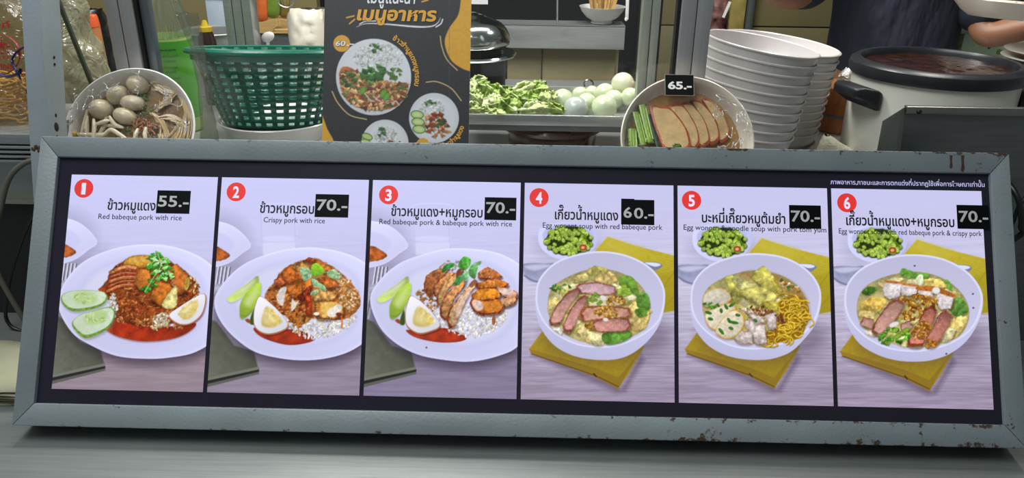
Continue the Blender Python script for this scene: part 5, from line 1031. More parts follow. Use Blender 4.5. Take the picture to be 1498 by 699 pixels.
LET = [(700, 122, 13, 9, -35, 'pointed lettuce piece at the top left of the heap'), (712, 132, 16, 9, 30, 'curled lettuce piece below the pointed one'), (692, 130, 12, 8, -10, 'lettuce piece half hidden behind the menu sheet'), (696, 146, 13, 10, 40, 'pale frilly lettuce piece on the left'), (726, 136, 16, 9, 35, 'folded lettuce piece leaning right of the pointed one'), (723, 152, 16, 11, -15, 'pale cupped lettuce piece at the front'), (745, 156, 17, 12, 40, 'smooth green lettuce piece at the front centre'), (742, 138, 15, 8, 45, 'long curled lettuce piece in the middle'), (765, 132, 20, 8, -22, 'long lettuce rib rising to the right'), (786, 132, 15, 11, -10, 'bright lettuce piece at the top right of the heap'), (772, 146, 17, 10, 8, 'broad crinkled lettuce piece on the right'), (784, 160, 22, 8, -5, 'flat pale lettuce piece in front of the tray'), (796, 147, 10, 10, 20, 'small lettuce piece behind the flat one'), (812, 160, 14, 7, 40, 'dark lettuce piece touching the onions'), (710, 163, 10, 6, 80, 'upright white lettuce rib at the front left'), (727, 165, 13, 5, 0, 'small lettuce scrap at the front edge'), (756, 146, 12, 8, 50, 'narrow lettuce piece between the two broad ones'), (690, 160, 12, 9, 0, 'lettuce piece at the far left front'), (803, 142, 8, 9, 60, 'little lettuce tip beside the large onion')]
for k, (x, y, rx, ry, an, lb) in enumerate(LET):
    h = max(0, (163-y))*.00055; Yl = Yt+.016+max(0, 165-y)*.0042; p = at(x, y, Yl); s_ = mpp(p); rs = random.Random(k)
    def lg(u, v, rx=rx*s_*1.15, ry=ry*s_*1.35, k=k):
        X = (u-.5)*2; Z = (v-.5)*2; ed = 1+.22*nz(X*3+k, Z*3, k)
        w_ = math.sqrt(max(0, 1-abs(X)**2.6*.96)); f_ = .012*nz(X*1.6, Z*1.6, k+3)+.007*nz(X*4, Z*4, k+7)+.0035*nz(X*9, Z*9, k)
        return Vector((X*rx*ed*(1-.25*Z*Z), -.014*(1-abs(Z))*(1-.4*X*X)+f_*1.2, Z*ry*w_*ed+.004*nz(X*8, Z*5, k+2)*abs(Z)))
    o = thing('lettuce_piece', lb, 'lettuce', p, (R(-18+rs.uniform(-14, 14)), R(an), R(rs.uniform(-15, 15))), 'torn lettuce on the tray')
    lf = MB().grid(23, 17, lg).build('leaf', (M_let, M_let2, M_let3)[(k*7) % 3 if k not in (6, 9, 13) else 1], o, sharp=180); md = lf.modifiers.new('thickness', 'SOLIDIFY'); md.thickness = .0014
    mb = MB().tube([lg(u/8, .5)+Vector((0, -.0016, 0)) for u in range(9)], [.0006+.0011*(1-u/8) for u in range(9)], 6); mb.build('midrib', M_let3, o)
# brown pot under the tray
bc = at(808, 191, .66); tb = tz-.034-LEDGE
bp = thing('clay_pot', 'dark brown glazed pot standing under the steel tray', 'pot', (bc.x, .665, LEDGE+.0005)); M_clay = M('brown_glaze', (66, 40, 26), rough=.2, var=.25, vs_=10, coat=.5)
MB().lathe([(0, 0), (.078, 0), (.084, .01), (.086, tb-.022), (.084, tb-.014), (.076, tb-.014), (.076, .01), (0, .01)], 56).build('pot_body', M_clay, bp); MB().lathe([(.074, tb-.016), (.098, tb-.014), (.102, tb-.007), (.098, tb), (.074, tb), (.074, tb-.016)], 56).build('rim', M_clay, bp)
# ================================================================ left end: sill, noodle blocks in a printed bag
rx1 = at(57, 200, .30).x; rx0 = -1.08; rt = at(30, 196, .30).z; rbm = at(30, 236, .30).z
rl = thing('grooved_sill', 'ribbed aluminium sill under the packed noodles', 'sill', ((rx0+rx1)/2, .30, SILL+.0005)); rw = rx1-rx0
M_rib = M('ribbed_aluminium', (158, 162, 164), rough=.35, metal=.6, var=.06, stretch=(2, 40, 40))
MB().box((0, .105, (rt-SILL)/2), (rw, .16, rt-SILL-.001)).build('sill_body', M_rib, rl); MB().box((0, .012, rt-SILL-.008), (rw, .03, .016)).build('top_band', M_rib, rl, bevel=.002)
for k in range(4): MB().box((0, .006, rt-SILL-.0205-k*.0072), (rw, .022, .0038)).build('rib', M_rib, rl, bevel=.0012)
MB().box((0, .028, (rbm-SILL)/2-.013), (rw, .004, rbm-SILL+.024)).build('skirt', steel('pale_sheet', (170, 170, 158), .4), rl)
M_nood = M('dry_noodle', (214, 184, 126), rough=.55, var=.16, vs_=50)
def noodle_mesh(seed):
    mb = MB(); rs = random.Random(seed)
    for lay in range(5):
        for row in range(4):
            ph_ = rs.random()*6; fr = rs.uniform(230, 270); pts = []
            for i in range(66):
                x = -.085+.17*i/65; q = 1+.25*math.sin(x*60+row); pts.append((x+.0045*math.cos(x*fr+ph_), -.036+row*.024+.005*math.sin(x*fr*.5+ph_)+.002*rs.random(), .0028+lay*.0036+.0034*math.sin(x*fr*q+ph_)))
            mb.tube(pts, .0017, 6)
    return mb
NL = ['top dry noodle block in the printed bag', 'middle dry noodle block in the printed bag', 'bottom dry noodle block in the printed bag']
for k in range(3):
    o = noodle_mesh(k+1).build('noodle_block', M_nood, loc=(at(-32, 165, .385).x+.004*k, .392, rt+.0025+(2-k)*.0212), sharp=180); tag(o, NL[k], 'noodles', 'dry noodle blocks')
M_bagf = film('tan_bag_film', .80, (222, 204, 160), 40, 1.0, .10, .4); bgx = at(-33, 100, .34).x
bag = thing('noodle_bag', 'clear bag with red print and blue ties over the dry noodles', 'bag', (bgx, .338, rt+.0006))
def bgf(u, v):
    X = (u-.5)*.172; Z = v*.235; wv = .006*nz(X*40, Z*30, 2)+.004*nz(X*90, Z*60, 5)
    return Vector((X*(1-.25*max(0, v-.4)), .004+.10*max(0, v-.32)**1.3+wv+.02*(2*abs(u-.5))**4, Z))
MB().grid(40, 44, bgf).build('bag_film', M_bagf, bag, sharp=180)
M_redp = M('red_bag_print', (150, 34, 34), rough=.4); M_blue = M('blue_tie', (34, 34, 86), rough=.35, var=.2)
def bagpt(x, y, off=-.004):
    p = at(x, y, .338)
    for _ in range(8):
        v = max(0, min(1, (p.z-rt)/.235)); Yv = .342+.10*max(0, v-.32)**1.3+off; p = at(x, y, Yv)
    return p-Vector((bgx, .338, rt+.0006))
def ring(cx, cy, r, w, name):
    MB().tube([bagpt(cx+r*math.cos(a*math.pi/24), cy+r*math.sin(a*math.pi/24)) for a in range(48)], w, 5, closed=True, flat=.4).build(name, M_redp, bag)
ring(0, 80, 29, .0022, 'print_ring'); ring(0, 80, 23, .0006, 'print_ring')
def star(cx, cy, r):
    P = [bagpt(cx+(r if i % 2 == 0 else r*.42)*math.sin(i*math.pi/5), cy-(r if i % 2 == 0 else r*.42)*math.cos(i*math.pi/5)) for i in range(10)]; c = sum(P, Vector())/10
    MB().add(P+[c+Vector((0, -.0008, 0))], [(i, (i+1) % 10, 10) for i in range(10)]).build('print_star', M_redp, bag)
star(2, 66, 9); star(12, 67, 4); star(3, 77, 4); star(12, 76, 4)
def bag_text(s, x0, x1, y, h):
    V, F = glyphs(s, .03); mn = min(v.x for v in V); mx = max(v.x for v in V); me = bpy.data.meshes.new('print_lettering')
    me.from_pydata([bagpt(x0+(v.x-mn)/(mx-mn)*(x1-x0), y-v.y/.73*h, -.005) for v in V], [], F); me.materials.append(M_redp); o = bpy.data.objects.new('print_lettering', me); COL.objects.link(o); o.parent = bag
bag_text('อท์', -10, 15, 41, 10); bag_text('WINS', -12, 19, 101, 8); bag_text('ดาว', -6, 13, 86, 5)
for P, r_ in (([(64, 63), (46, 65), (30, 72), (20, 82), (18, 92), (26, 106), (30, 116)], .0028), ([(0, 109), (14, 112), (28, 106), (30, 100)], .0045), ([(38, 131), (44, 146), (52, 160), (58, 178)], .0030), ([(36, 57), (50, 57)], .0014)):
    MB().tube(bez([bagpt(x, y, -.008) for x, y in P], 6) if len(P) > 2 else [bagpt(x, y, -.008) for x, y in P], r_, 8, flat=.5).build('tie', M_blue, bag)
MB().tube(bez([bagpt(x, y, -.007) for x, y in [(26, 106), (36, 109), (48, 106)]], 6), .0010, 6).build('red_thread', M('red_thread', (140, 30, 30)), bag)
# ================================================================ behind the fish ball bowl: bags, tub, bottle
def crumple(name, label, cat, pts, Y, mat, depth=.03, seed=1, amp=.012, base=None, n=34):
    """a crumpled bag: closed puffy body whose silhouette runs down both pixel edges"""
    L_, R_ = pts; 
    def g(u, v):
        a = 2*math.pi*u; k = v*(len(L_)-1); i = min(int(k), len(L_)-2); f = k-i
        l = Vector(at(*L_[i], Y)).lerp(at(*L_[i+1], Y), f); r = Vector(at(*R_[i], Y)).lerp(at(*R_[i+1], Y), f); c = (l+r)/2; h = (r.x-l.x)/2; e = math.sin(math.pi*min(1, max(0, v*.94+.03)))**.4
        p = c+Vector((math.cos(a)*h, math.sin(a)*depth*e, 0)); w_ = amp*(nz(p.x*22, p.z*22, a*1.2+seed)+.6*nz(p.x*55, p.z*50, a*2+seed)+.3*nz(p.x*120, p.z*120, seed)); return p+Vector((w_*.7*math.cos(a), w_, w_*.4))
    mb = MB().grid(n, n, g, True); z0 = min(q[2] for q in mb.v)
    if base is not None: mb.v = [(x, y, base+(z-z0)) if z0 > base else (x, y, max(z, base)) for x, y, z in mb.v]
    o = mb.build(name, mat, sharp=180); return tag(o, label, cat)
M_clear = film('crinkled_bag_film', .45, (196, 192, 162), 30, 1.2, .10, .6)
crumple('plastic_bag', 'crumpled milky plastic bag behind the painted post', 'bag', ([(92, -20), (98, 40), (98, 90), (95, 140), (100, 215)], [(112, -20), (124, 30), (146, 70), (160, 105), (165, 215)]), .60, M_clear, .05, 2, .014, LEDGE+.001)
tp = at(132, 32, .72); ot = thing('orange_tub', 'orange plastic tub behind the crumpled milky bag', 'tub', (tp.x, .72, LEDGE+.0005)); hh = at(132, 22, .72).z-LEDGE
MB().lathe([(0, 0), (.018, 0), (.016, hh-.022), (.013, hh-.022), (.014, .004), (0, .004)], 32).build('tub_body', M('pale_orange', (190, 120, 80), rough=.4), ot); MB().lathe([(0, hh), (.013, hh), (.0145, hh-.003), (.0165, hh-.022), (.0150, hh-.024), (0, hh-.006)], 32).build('lid', M('orange_lid', (206, 84, 44), rough=.35), ot)
dp = at(140, 30, 1.0); tag(crumple('black_bag', 'black plastic bag behind the orange tub', 'bag', ([(105, -25), (118, 15), (130, 60), (128, 120)], [(140, -25), (148, 15), (160, 70), (165, 120)]), .95, M('black_film', (20, 19, 20), rough=.3), .05, 4, .01, LEDGE+.001), None)
bp_ = at(251, 52, .78); br = 33*mpp(bp_); bh = bp_.z-LEDGE
bt = thing('drink_bottle', 'big clear plastic bottle with a bright green label', 'bottle', (at(251, 90, .78).x, .78, LEDGE+.0005), (0, 0, 0))
M_pet = film('clear_bottle_plastic', .72, (226, 232, 222), 14, .35, .05, .12); M_gl = M('green_label', (72, 152, 40), rough=.35, var=.08, vs_=8, coat=.3)
ribs = 18
def botg(u, v):
    a = 2*math.pi*u; z = bh-.002+v*.17; k = min(1, v*1.25); r = br*(1-.62*(k*k*(3-2*k)))*(1+(.05*math.cos(a*ribs) if .02 < v < .9 else 0)); return Vector((r*math.cos(a), r*math.sin(a), z))
MB().grid(108, 30, botg, True).build('neck', M_pet, bt, sharp=180)
MB().lathe([(0, 0), (br*.9, 0), (br*.99, .008), (br*.99, bh), (br*.97, bh), (br*.96, .01), (0, .01)], 48).build('bottle_body', M('pale_green_drink', (176, 200, 120), rough=.2), bt)
MB().lathe([(br*1.0, .03), (br*1.006, .03), (br*1.006, bh-.006), (br*1.0, bh-.006)], 64).build('label', M_gl, bt)
MB().lathe([(0, bh+.168), (br*.4, bh+.168), (br*.4, bh+.19), (0, bh+.19)], 32).build('cap', M('green_cap', (40, 120, 60)), bt)
M_lt = M('label_ink', (20, 60, 20), var=0); M_lr = M('label_red', (170, 40, 24), var=0)
def label_text(s, ax0, ax1, z, h, mat, off=.01):
    V, F = glyphs(s, off); mn = min(v.x for v in V); mx = max(v.x for v in V); me = bpy.data.meshes.new('label_lettering'); rr = br*1.012; W = []
    for v in V:
        a = R(ax0+(v.x-mn)/(mx-mn)*(ax1-ax0)); W.append((rr*math.sin(a), -rr*math.cos(a), z+v.y/.73*h))
    me.from_pydata(W, [], F); me.materials.append(mat); o = bpy.data.objects.new('label_lettering', me); COL.objects.link(o); o.parent = bt
label_text('ดอก', -46, -18, bh-.022, .008, M_lr, .04); label_text('****', 0, 40, bh-.026, .006, M_lt)
for k, (s, w_) in enumerate((('เครื่องดื่มผสมน้ำ', 40), ('ใบเตยหอม', 30), ('ปริมาณสุทธิ', 34), ('ตราดอกไม้', 26), ('ควรบริโภคก่อน', 38), ('ส่วนประกอบ', 32), ('น้ำตาล', 24))): label_text(s, 2+3*(k % 2), 2+3*(k % 2)+w_, bh-.036-k*.009-(k//2)*.004, .0038, M_lt)
crumple('plastic_bag', 'clear crinkled bag between the bottle and the basket', 'bag', ([(250, -20), (272, 30), (284, 90), (288, 150), (286, 210)], [(285, -20), (292, 30), (300, 90), (312, 150), (318, 210)]), .53, film('clear_bag_film', .84, (214, 216, 206), 28, 1.2, .08, .35), .010, 6, .006, LEDGE+.001)
# ================================================================ behind the basket
def yc():
    p = at(301, 46, 1.0); t = thing('sauce_bottle', 'dark sauce bottle with a yellow nozzle cap', 'bottle', (p.x, 1.0, LEDGE+.0005)); z = p.z-LEDGE; r = 10*mpp(p)
    MB().lathe([(0, 0), (r*1.25, 0), (r*1.3, .004), (r*1.3, z-.02), (r*.9, z), (0, z)], 28).build('bottle_body', M('dark_sauce', (46, 26, 18), rough=.2, coat=.5), t)
    MB().lathe([(0, z), (r*.98, z), (r*1.0, z+.010), (r*.55, z+.011), (r*.28, z+.024), (0, z+.024)], 28).build('cap', M('yellow_cap', (206, 176, 36), rough=.35), t)
yc()
p = at(320, 47, 1.12); t = thing('steel_pan', 'round steel pan beside the yellow capped bottle', 'pan', (at(312, 50, 1.12).x, 1.13, LEDGE+.0005)); hh = p.z-LEDGE
MB().lathe([(0, 0), (.07, 0), (.075, .006), (.078, hh), (.082, hh+.002), (.08, hh+.004), (.075, hh), (.072, .01), (0, .01)], 48).build('pan_body', M_steel, t)
p0, p1 = at(309, 0, 1.30), at(336, 43, 1.30)
t = thing('white_crate', 'pale blue-white plastic container behind the steel pan', 'container', ((p0.x+p1.x)/2, 1.33, p1.z-.02)); 
MB().box((0, 0, .13), (p1.x-p0.x+.012, .12, .26)).build('container_body', M('pale_blue_plastic', (196, 208, 222), rough=.4), t, bevel=.004); MB().box((0, -.061, .105), (p1.x-p0.x+.014, .004, .006)).build('lid_edge', M('grey_line', (130, 140, 152)), t)
sh = MB().box((at(320, 60, 1.33).x, 1.34, (p1.z-.02+LEDGE)/2), (.22, .12, p1.z-.02-LEDGE-.002)).build('steel_box', M_steel, bevel=.003); tag(sh, 'low steel box under the pale blue container', 'box')
# crate with vegetables
Yc = 1.22; c0, c1 = at(374, 34, Yc), at(440, 34, Yc); cz = at(395, 44, Yc).z
cr = thing('wooden_crate', 'pale wooden tray with a cut-out handle holding a carrot', 'crate', ((c0.x+c1.x)/2, Yc, cz-.004)); cw = c1.x-c0.x; M_wood = M('pale_wood', (196, 158, 96), rough=.55, var=.15, vs_=10, stretch=(2, 20, 20))
def cb(u): return .026+.006*math.sin(u*5.5-1.2)
N_ = 20; lo = []; hi = []
for i in range(N_+1):
    u = i/N_; x = -cw/2+cw*u; hole = .018*math.sqrt(max(0, 1-((u-.62)/.25)**2)) if abs(u-.62) < .25 else 0; lo.append((x, hole)); hi.append((x, cb(u)))
mb = MB()
for i in range(N_): mb.hexa([Vector((lo[i][0], 0, lo[i][1])), Vector((lo[i+1][0], 0, lo[i+1][1])), Vector((hi[i+1][0], 0, hi[i+1][1])), Vector((hi[i][0], 0, hi[i][1]))], [Vector((lo[i][0], .008, lo[i][1])), Vector((lo[i+1][0], .008, lo[i+1][1])), Vector((hi[i+1][0], .008, hi[i+1][1])), Vector((hi[i][0], .008, hi[i][1]))])
mb.build('front_board', M_wood, cr); MB().box((0, .055, -.002), (cw, .11, .004)).build('base', M_wood, cr); MB().box((0, .106, .014), (cw, .006, .028)).build('back_board', M_wood, cr)
tag(MB().box((at(405, 60, Yc).x, Yc+.055, (cz-.008+LEDGE)/2), (cw*.9, .10, cz-.008-LEDGE-.002)).build('steel_box', M_dsteel, bevel=.003), 'dark steel box under the wooden tray', 'box')
def veg(name, label, pa, pb, Y, r, col, tip=.5):
    a, c = at(*pa, Y), at(*pb, Y); n = 10; P = [a.lerp(c, i/(n-1)) for i in range(n)]; rm = r*mpp(a); t = thing(name, label, 'vegetable', P[0])
    MB().tube([q-P[0] for q in P], [rm*(tip+(1-tip)*min(1, i/3))*(.55 if i in (0, n-1) else 1) for i in range(n)], 16).build('root' if name == 'carrot' else 'fruit', M(name+'_skin', col, rough=.35, var=.18, vs_=30), t)
    MB().ball((0, 0, 0), rm*.35, 10, 8).build('stalk_end', M(name+'_end', (90, 100, 50)), t)
veg('carrot', 'thick orange carrot standing in the wooden tray', (381, -40), (384, 31), Yc+.03, 9.5, (216, 108, 44)); veg('cucumber', 'green cucumber standing beside the carrot', (402, -40), (399, 26), Yc+.04, 10.5, (116, 146, 42)); veg('pumpkin_piece', 'brownish gourd piece at the right of the cucumber', (418, -10), (416, 26), Yc+.05, 7, (126, 104, 40))
crumple('white_bag', 'white cloth-like plastic bag behind the basket rim', 'bag', ([(418, -25), (420, 20), (421, 60), (421, 110)], [(472, -25), (476, 20), (478, 60), (478, 110)]), 1.05, M('white_bag_plastic', (214, 206, 190), rough=.45, var=.06, vs_=8, bump=.4, bs=25), .05, 9, .012, LEDGE+.001)
mb = MB(); W = bez([at(x, y, .98) for x, y in [(404, -6), (408, 6), (420, 11), (428, 6), (430, -6)]], 8); mb.tube(W, .0014, 6)
for k in range(5): mb.tube([at(406+5*k, -6, .98), at(408+4.6*k, 4+3*math.sin(k*.8), .985)], .0007, 5)
mb.tube([at(417, -6, .98), at(417, -80, .98)], .003, 6); tag(mb.build('wire_strainer', M_steel), 'wire strainer hanging above the wooden tray', 'strainer')
p = at(392, 56, .98); o = thing('soup_spoon', 'white soup spoon sticking up behind the basket rim', 'spoon', (p.x, .98, LEDGE+.003)); MB().ball((0, 0, p.z-LEDGE), (.016, .005, .011), 18, 10, Euler((0, R(-25), 0)).to_matrix()).build('spoon_bowl', M_white, o); MB().tube([(0, 0, p.z-LEDGE), (-.02, .01, .0)], .004, 8).build('handle', M_white, o)
# ================================================================ behind the tray: lidded pot, shelf, cabinet
M_pol = steel('polished_steel', (176, 182, 178), .14, (4, 4, 4), .03); Yp = 1.05
c = at(690, 40, Yp); s_ = mpp(c); lp = thing('lidded_pot', 'steel pot with a stepped domed lid behind the menu sheet', 'pot', (c.x, Yp, LEDGE+.0005)); Z = lambda y: at(690, y, Yp).z-LEDGE
zr = Z(78); MB().lathe([(0, 0), (50*s_, 0), (50*s_, zr-.004), (48*s_, zr-.004), (47*s_, .01), (0, .01)], 56).build('pot_body', steel('dark_grey_steel', (60, 60, 58), .35, (4, 4, 4), .05), lp)  # pot body in plain dark grey steel
MB().lathe([(46*s_, zr-.006), (64*s_, zr-.004), (66*s_, zr), (64*s_, zr+.004), (48*s_, zr+.003), (46*s_, zr-.006)], 64).build('rim', M_pol, lp)
zl = Z(56); prof = [(0, zl+.058)]; 
for r_, dz in ((.12, .058), (.2, .054), (.28, .053), (.36, .048), (.46, .047), (.56, .042), (.66, .040), (.78, .034), (.9, .022), (.97, .010), (1.0, 0), (.97, -.012), (.88, -.018), (.8, -.012)): prof.append((r_*57*s_, zl+dz))
MB().lathe(prof, 64).build('lid', M_pol, lp, sharp=80); MB().lathe([(40*s_, zl-.012), (44*s_, zr+.002)], 48).build('inner_wall', M_dark, lp)
Ys = 1.42; q0, q1 = at(700, 40, Ys), at(915, 38.5, Ys); zt = q1.z; zb2 = at(915, 73, Ys).z
hs = thing('steel_shelf', 'stainless steel shelf with a deep front edge', 'shelf', ((q0.x+q1.x)/2, Ys, zb2)); sw = q1.x-q0.x
MB().box((0, .002, (zt-zb2)/2), (sw, .004, zt-zb2)).build('front_edge', M_steel, hs, bevel=.001); MB().box((0, .045, zt-zb2-.001), (sw, .09, .003)).build('top_sheet', M_steel, hs)
MB().box((sw/2-.002, .045, (zt-zb2)/2), (.004, .088, zt-zb2)).build('side_edge', M_steel, hs)
cz0 = LEDGE-.05; cb_ = thing('beige_cabinet', 'beige cabinet with two doors under the steel shelf', 'cabinet', ((at(742, 90, 1.46).x+at(905, 90, 1.46).x)/2, 1.46, -.75)); M_bei = M('beige_board', (150, 138, 100), rough=.6, var=.08, vs_=4)
xa, xm, xb = [at(v, 90, 1.46).x-cb_.location.x for v in (742, 793, 905)]; ht = zb2+.75-.002
MB().box(((xa+xb)/2, .11, ht/2), (xb-xa, .2, ht)).build('cabinet_body', M('beige_edge', (190, 178, 140), rough=.6), cb_)
MB().box(((xa+xm)/2, .004, ht/2), (xm-xa-.004, .010, ht-.004)).build('door', M_bei, cb_, bevel=.001); MB().box(((xm+xb-.008)/2, .004, ht/2), (xb-xm-.012, .010, ht-.004)).build('door', M_bei, cb_, bevel=.001)
c = at(880, 33, 1.467); s_ = mpp(c); sbz = zt+.0012; wbo = thing('small_bowl', 'small white footed bowl standing on the steel shelf', 'bowl', (c.x, 1.467, sbz)); hb_ = at(880, 9, 1.467).z-sbz
MB().lathe([(0, .004), (14*s_, .004), (15*s_, 0), (16*s_, .001), (15*s_, hb_*.16), (23*s_, hb_*.36), (30*s_, hb_*.7), (33.5*s_, hb_), (32*s_, hb_), (28*s_, hb_*.7), (20*s_, hb_*.36), (0, hb_*.24)], 48).build('bowl_body', M('white_china', (200, 198, 194), rough=.25), wbo)
mb = MB(); rs = random.Random(2)
for k in range(60): x, y = rs.uniform(-23, 23)*s_, rs.uniform(-10, 10)*s_; mb.tube([(c.x+x*.6, 1.467+y*.6, sbz+hb_*.4), (c.x+x, 1.467+y, sbz+hb_*1.9)], .0022, 6)
tag(mb.build('wooden_sticks', M('tan_wood_sticks', (196, 156, 96), rough=.6, var=.2, vs_=60)), 'dense bundle of tan wooden sticks in the small white bowl', 'sticks', kind='stuff')
o = thing('white_ladle', 'white ladle handle hanging right of the small bowl', 'ladle', at(916, 29, 1.35)); MB().box((0, 0, .05), (.009, .004, .1), Euler((0, R(-2), 0)).to_matrix()).build('handle', M_white, o, bevel=.0015); MB().ball((0, 0, .002), (.0045, .003, .006), 12, 8).build('handle_tip', M_white, o)
o = thing('hook_rail', 'dark rail with hanging hooks above the steel shelf', 'rail', at(860, -12, 1.36)); MB().box((-.12, 0, 0), (.60, .01, .012)).build('bar', M_dsteel, o); 
MB().tube([Vector((at(815, 0, 1.36).x-o.location.x, 0, 0)), at(815, 38, 1.40)-o.location+Vector((0, 0, .004))], .0028, 8).build('rod', M_steel, o)
MB().tube([Vector((at(916, 0, 1.35).x-o.location.x, -.008, 0)), Vector((at(916, 0, 1.35).x-o.location.x, -.01, .02))], .002, 6).build('hook', M_steel, o)
p = at(794, 124, .93); o = thing('steel_ladle', 'bent steel ladle end sticking up behind the tray', 'ladle', (p.x, .93, LEDGE+.001)); hz_ = p.z-LEDGE
MB().grid(6, 10, lambda u, v: Vector(((u-.5)*.016*(1-.2*v)+.003*v, -.004*math.sin(v*2.5), hz_+.020*v-.012))).build('blade', M_pol, o, sharp=180).modifiers.new('t', 'SOLIDIFY').thickness = .0015
MB().tube([(0, 0, hz_-.01), (0, .0, 0)], .004, 8).build('handle', M_steel, o)
p = at(861, 122, .93); o = thing('ring_handle', 'round steel lid knob peeping over the tray edge', 'lid knob', (p.x, .93, LEDGE+.001)); MB().tube([(.010*math.cos(a*math.pi/12), 0, p.z-LEDGE-.003+.010*math.sin(a*math.pi/12)) for a in range(24)], .0022, 8, closed=True).build('ring', M_pol, o); MB().tube([(0, 0, p.z-LEDGE-.012), (0, 0, 0)], .003, 8).build('stem', M_steel, o)
o = tag(MB().box(at(700, -7, 1.353), (.05, .002, .046)).build('white_card', M('white_card', (216, 214, 220), rough=.6)), 'small white card behind the top of the menu sheet', 'card')
# ================================================================ right background
xw = at(1080, 20, 2.33).x
pi_ = thing('wooden_pillar', 'chipped yellowish wooden pillar against the tiled wall', 'pillar', (xw, 2.36, -.75)); MB().box((0, 0, 1.1), (.058, .05, 2.2)).build('pillar_body', M('yellowed_wood', (170, 152, 82), rough=.6, var=.3, vs_=14), pi_, bevel=.004)
for dx, zz in ((.012, 1.17), (-.02, 1.13), (.004, 1.10)): MB().ball((dx, -.026, zz), (.005, .002, .016), 10, 8).build('chip', M('dark_chip', (50, 40, 24)), pi_)
xw = at(1099, 20, 2.33).x; o = MB().tube([(xw, 2.35, -.75), (xw, 2.35, 1.4)], .017, 14).build('grey_pipe', M('grey_pvc', (84, 88, 84), rough=.45)); tag(o, 'grey vertical pipe right of the wooden pillar', 'pipe')
crumple('red_bag', 'dark red patterned bag between the post and the pillar', 'bag', ([(1034, -25), (1036, 10), (1037, 45), (1037, 90)], [(1062, -25), (1066, 10), (1064, 45), (1064, 90)]), 1.75, M('red_patterned_bag', (92, 26, 34), rough=.4, var=.6, vs_=25, two=(150, 110, 104)), .03, 12, .01, None)
sbx = at(1050, 70, 1.75); tag(MB().box((sbx.x, 1.76, (sbx.z-.05-.75)/2-.02), (.1, .12, sbx.z-.05+.75-.02)).build('side_cabinet', M_dsteel, bevel=.004), 'dark steel cabinet carrying the red patterned bag', 'cabinet')
o = MB().box(at(1063, 14, 1.70), (.008, .004, .05), Euler((0, R(18), 0)).to_matrix()).build('white_strip', M_white); tag(o, 'white plastic strip tucked beside the red bag', 'strip')
# things round the soup pot
wp0, wp1 = at(1212, 150, .80), at(1252, 150, .80); hz_ = at(1230, 136, .80).z-LEDGE
o = thing('chopping_block', 'round brown wooden chopping block behind the pot handle', 'chopping block', (at(1236, 150, .86).x, .88, LEDGE+.0005)); M_blk = M('brown_block_wood', (150, 92, 40), rough=.45, var=.25, vs_=14, stretch=(8, 8, 1.5)); MB().lathe([(0, 0), (.058, 0), (.06, .004), (.06, hz_-.004), (.058, hz_), (0, hz_)], 48).build('block', M_blk, o); MB().lathe([(.0602, hz_*.35), (.0615, hz_*.35), (.0615, hz_*.42), (.0602, hz_*.42)], 48).build('band', M_dsteel, o)
crumple('cling_wrap', 'crumpled ball of clear wrap on the chopping block', 'wrap', ([(1236, 100), (1226, 112), (1222, 122), (1220, 128)], [(1256, 97), (1262, 110), (1264, 120), (1262, 126)]), .86, film('wrap_film', .35, (214, 208, 196), 40, 1.4, .1, .5), .02, 15, .006, LEDGE+hz_+.002)
crumple('towel', 'cream terry towel lying beside the rear bowl stack', 'towel', ([(1207, 190), (1200, 200), (1196, 212), (1196, 226)], [(1214, 190), (1236, 206), (1250, 212), (1250, 226)]), .64, M('cream_terry', (206, 200, 178), rough=.9, var=.1, bump=1, bs=200), .025, 18, .004, LEDGE+.001)
# patterned box and plates at far right
p = at(1462, 68, 1.25); o = thing('patterned_box', 'pale green box printed with dark dots behind the soup pot', 'box', (p.x+.02, 1.31, LEDGE+.0005)); zt_ = at(1462, 52, 1.25).z-LEDGE
MB().box((0, 0, zt_/2), (.22, .10, zt_)).build('box_body', M('pale_green_card', (184, 204, 172), rough=.5, var=.05), o, bevel=.002)
M_dot = M('green_dot', (40, 84, 64)); 
for x, y, r_ in ((1438, 63.5, 3.6), (1471, 61, 2.4), (1476, 63, 2), (1455, 63, 2.5), (1466, 62, 1.6), (1462, 76, 4), (1447, 70, 1.8)):
    q = at(x, y, 1.2585)-o.location; MB().tube([q, q+Vector((0, .0012, 0))], r_*.0018, 16).build('printed_dot', M_dot if x != 1462 else M('leaf_dot', (120, 150, 60)), o)
pl_proto = None; pcx = at(1556, 70, .86).x; pz = LEDGE+.0006; npl = 13
for k in range(npl):
    t = thing('plate', '', 'plate', (pcx+.004*math.sin(k*2.1), .86, pz+k*.0135), (0, 0, k), 'plates stacked at the far right')
    t['label'] = '%s grey-white plate of the stack at the right edge' % ('bottom' if k == 0 else ('top' if k == npl-1 else ORD[npl-1-k]+' from the top,') ) if npl-1-k < 12 or k == 0 else 'grey-white plate just above the bottom plate at the right edge'
    if pl_proto is None: pl_proto = MB().lathe([(0, .002), (.05, .002), (.055, 0), (.06, .002), (.092, .010), (.106, .0125), (.107, .014), (.105, .0145), (.09, .013), (.058, .0045), (0, .0042)], 56).build('plate_body', M('grey_white_plate', (196, 196, 188), rough=.3), t)
    else: dup(pl_proto, t)
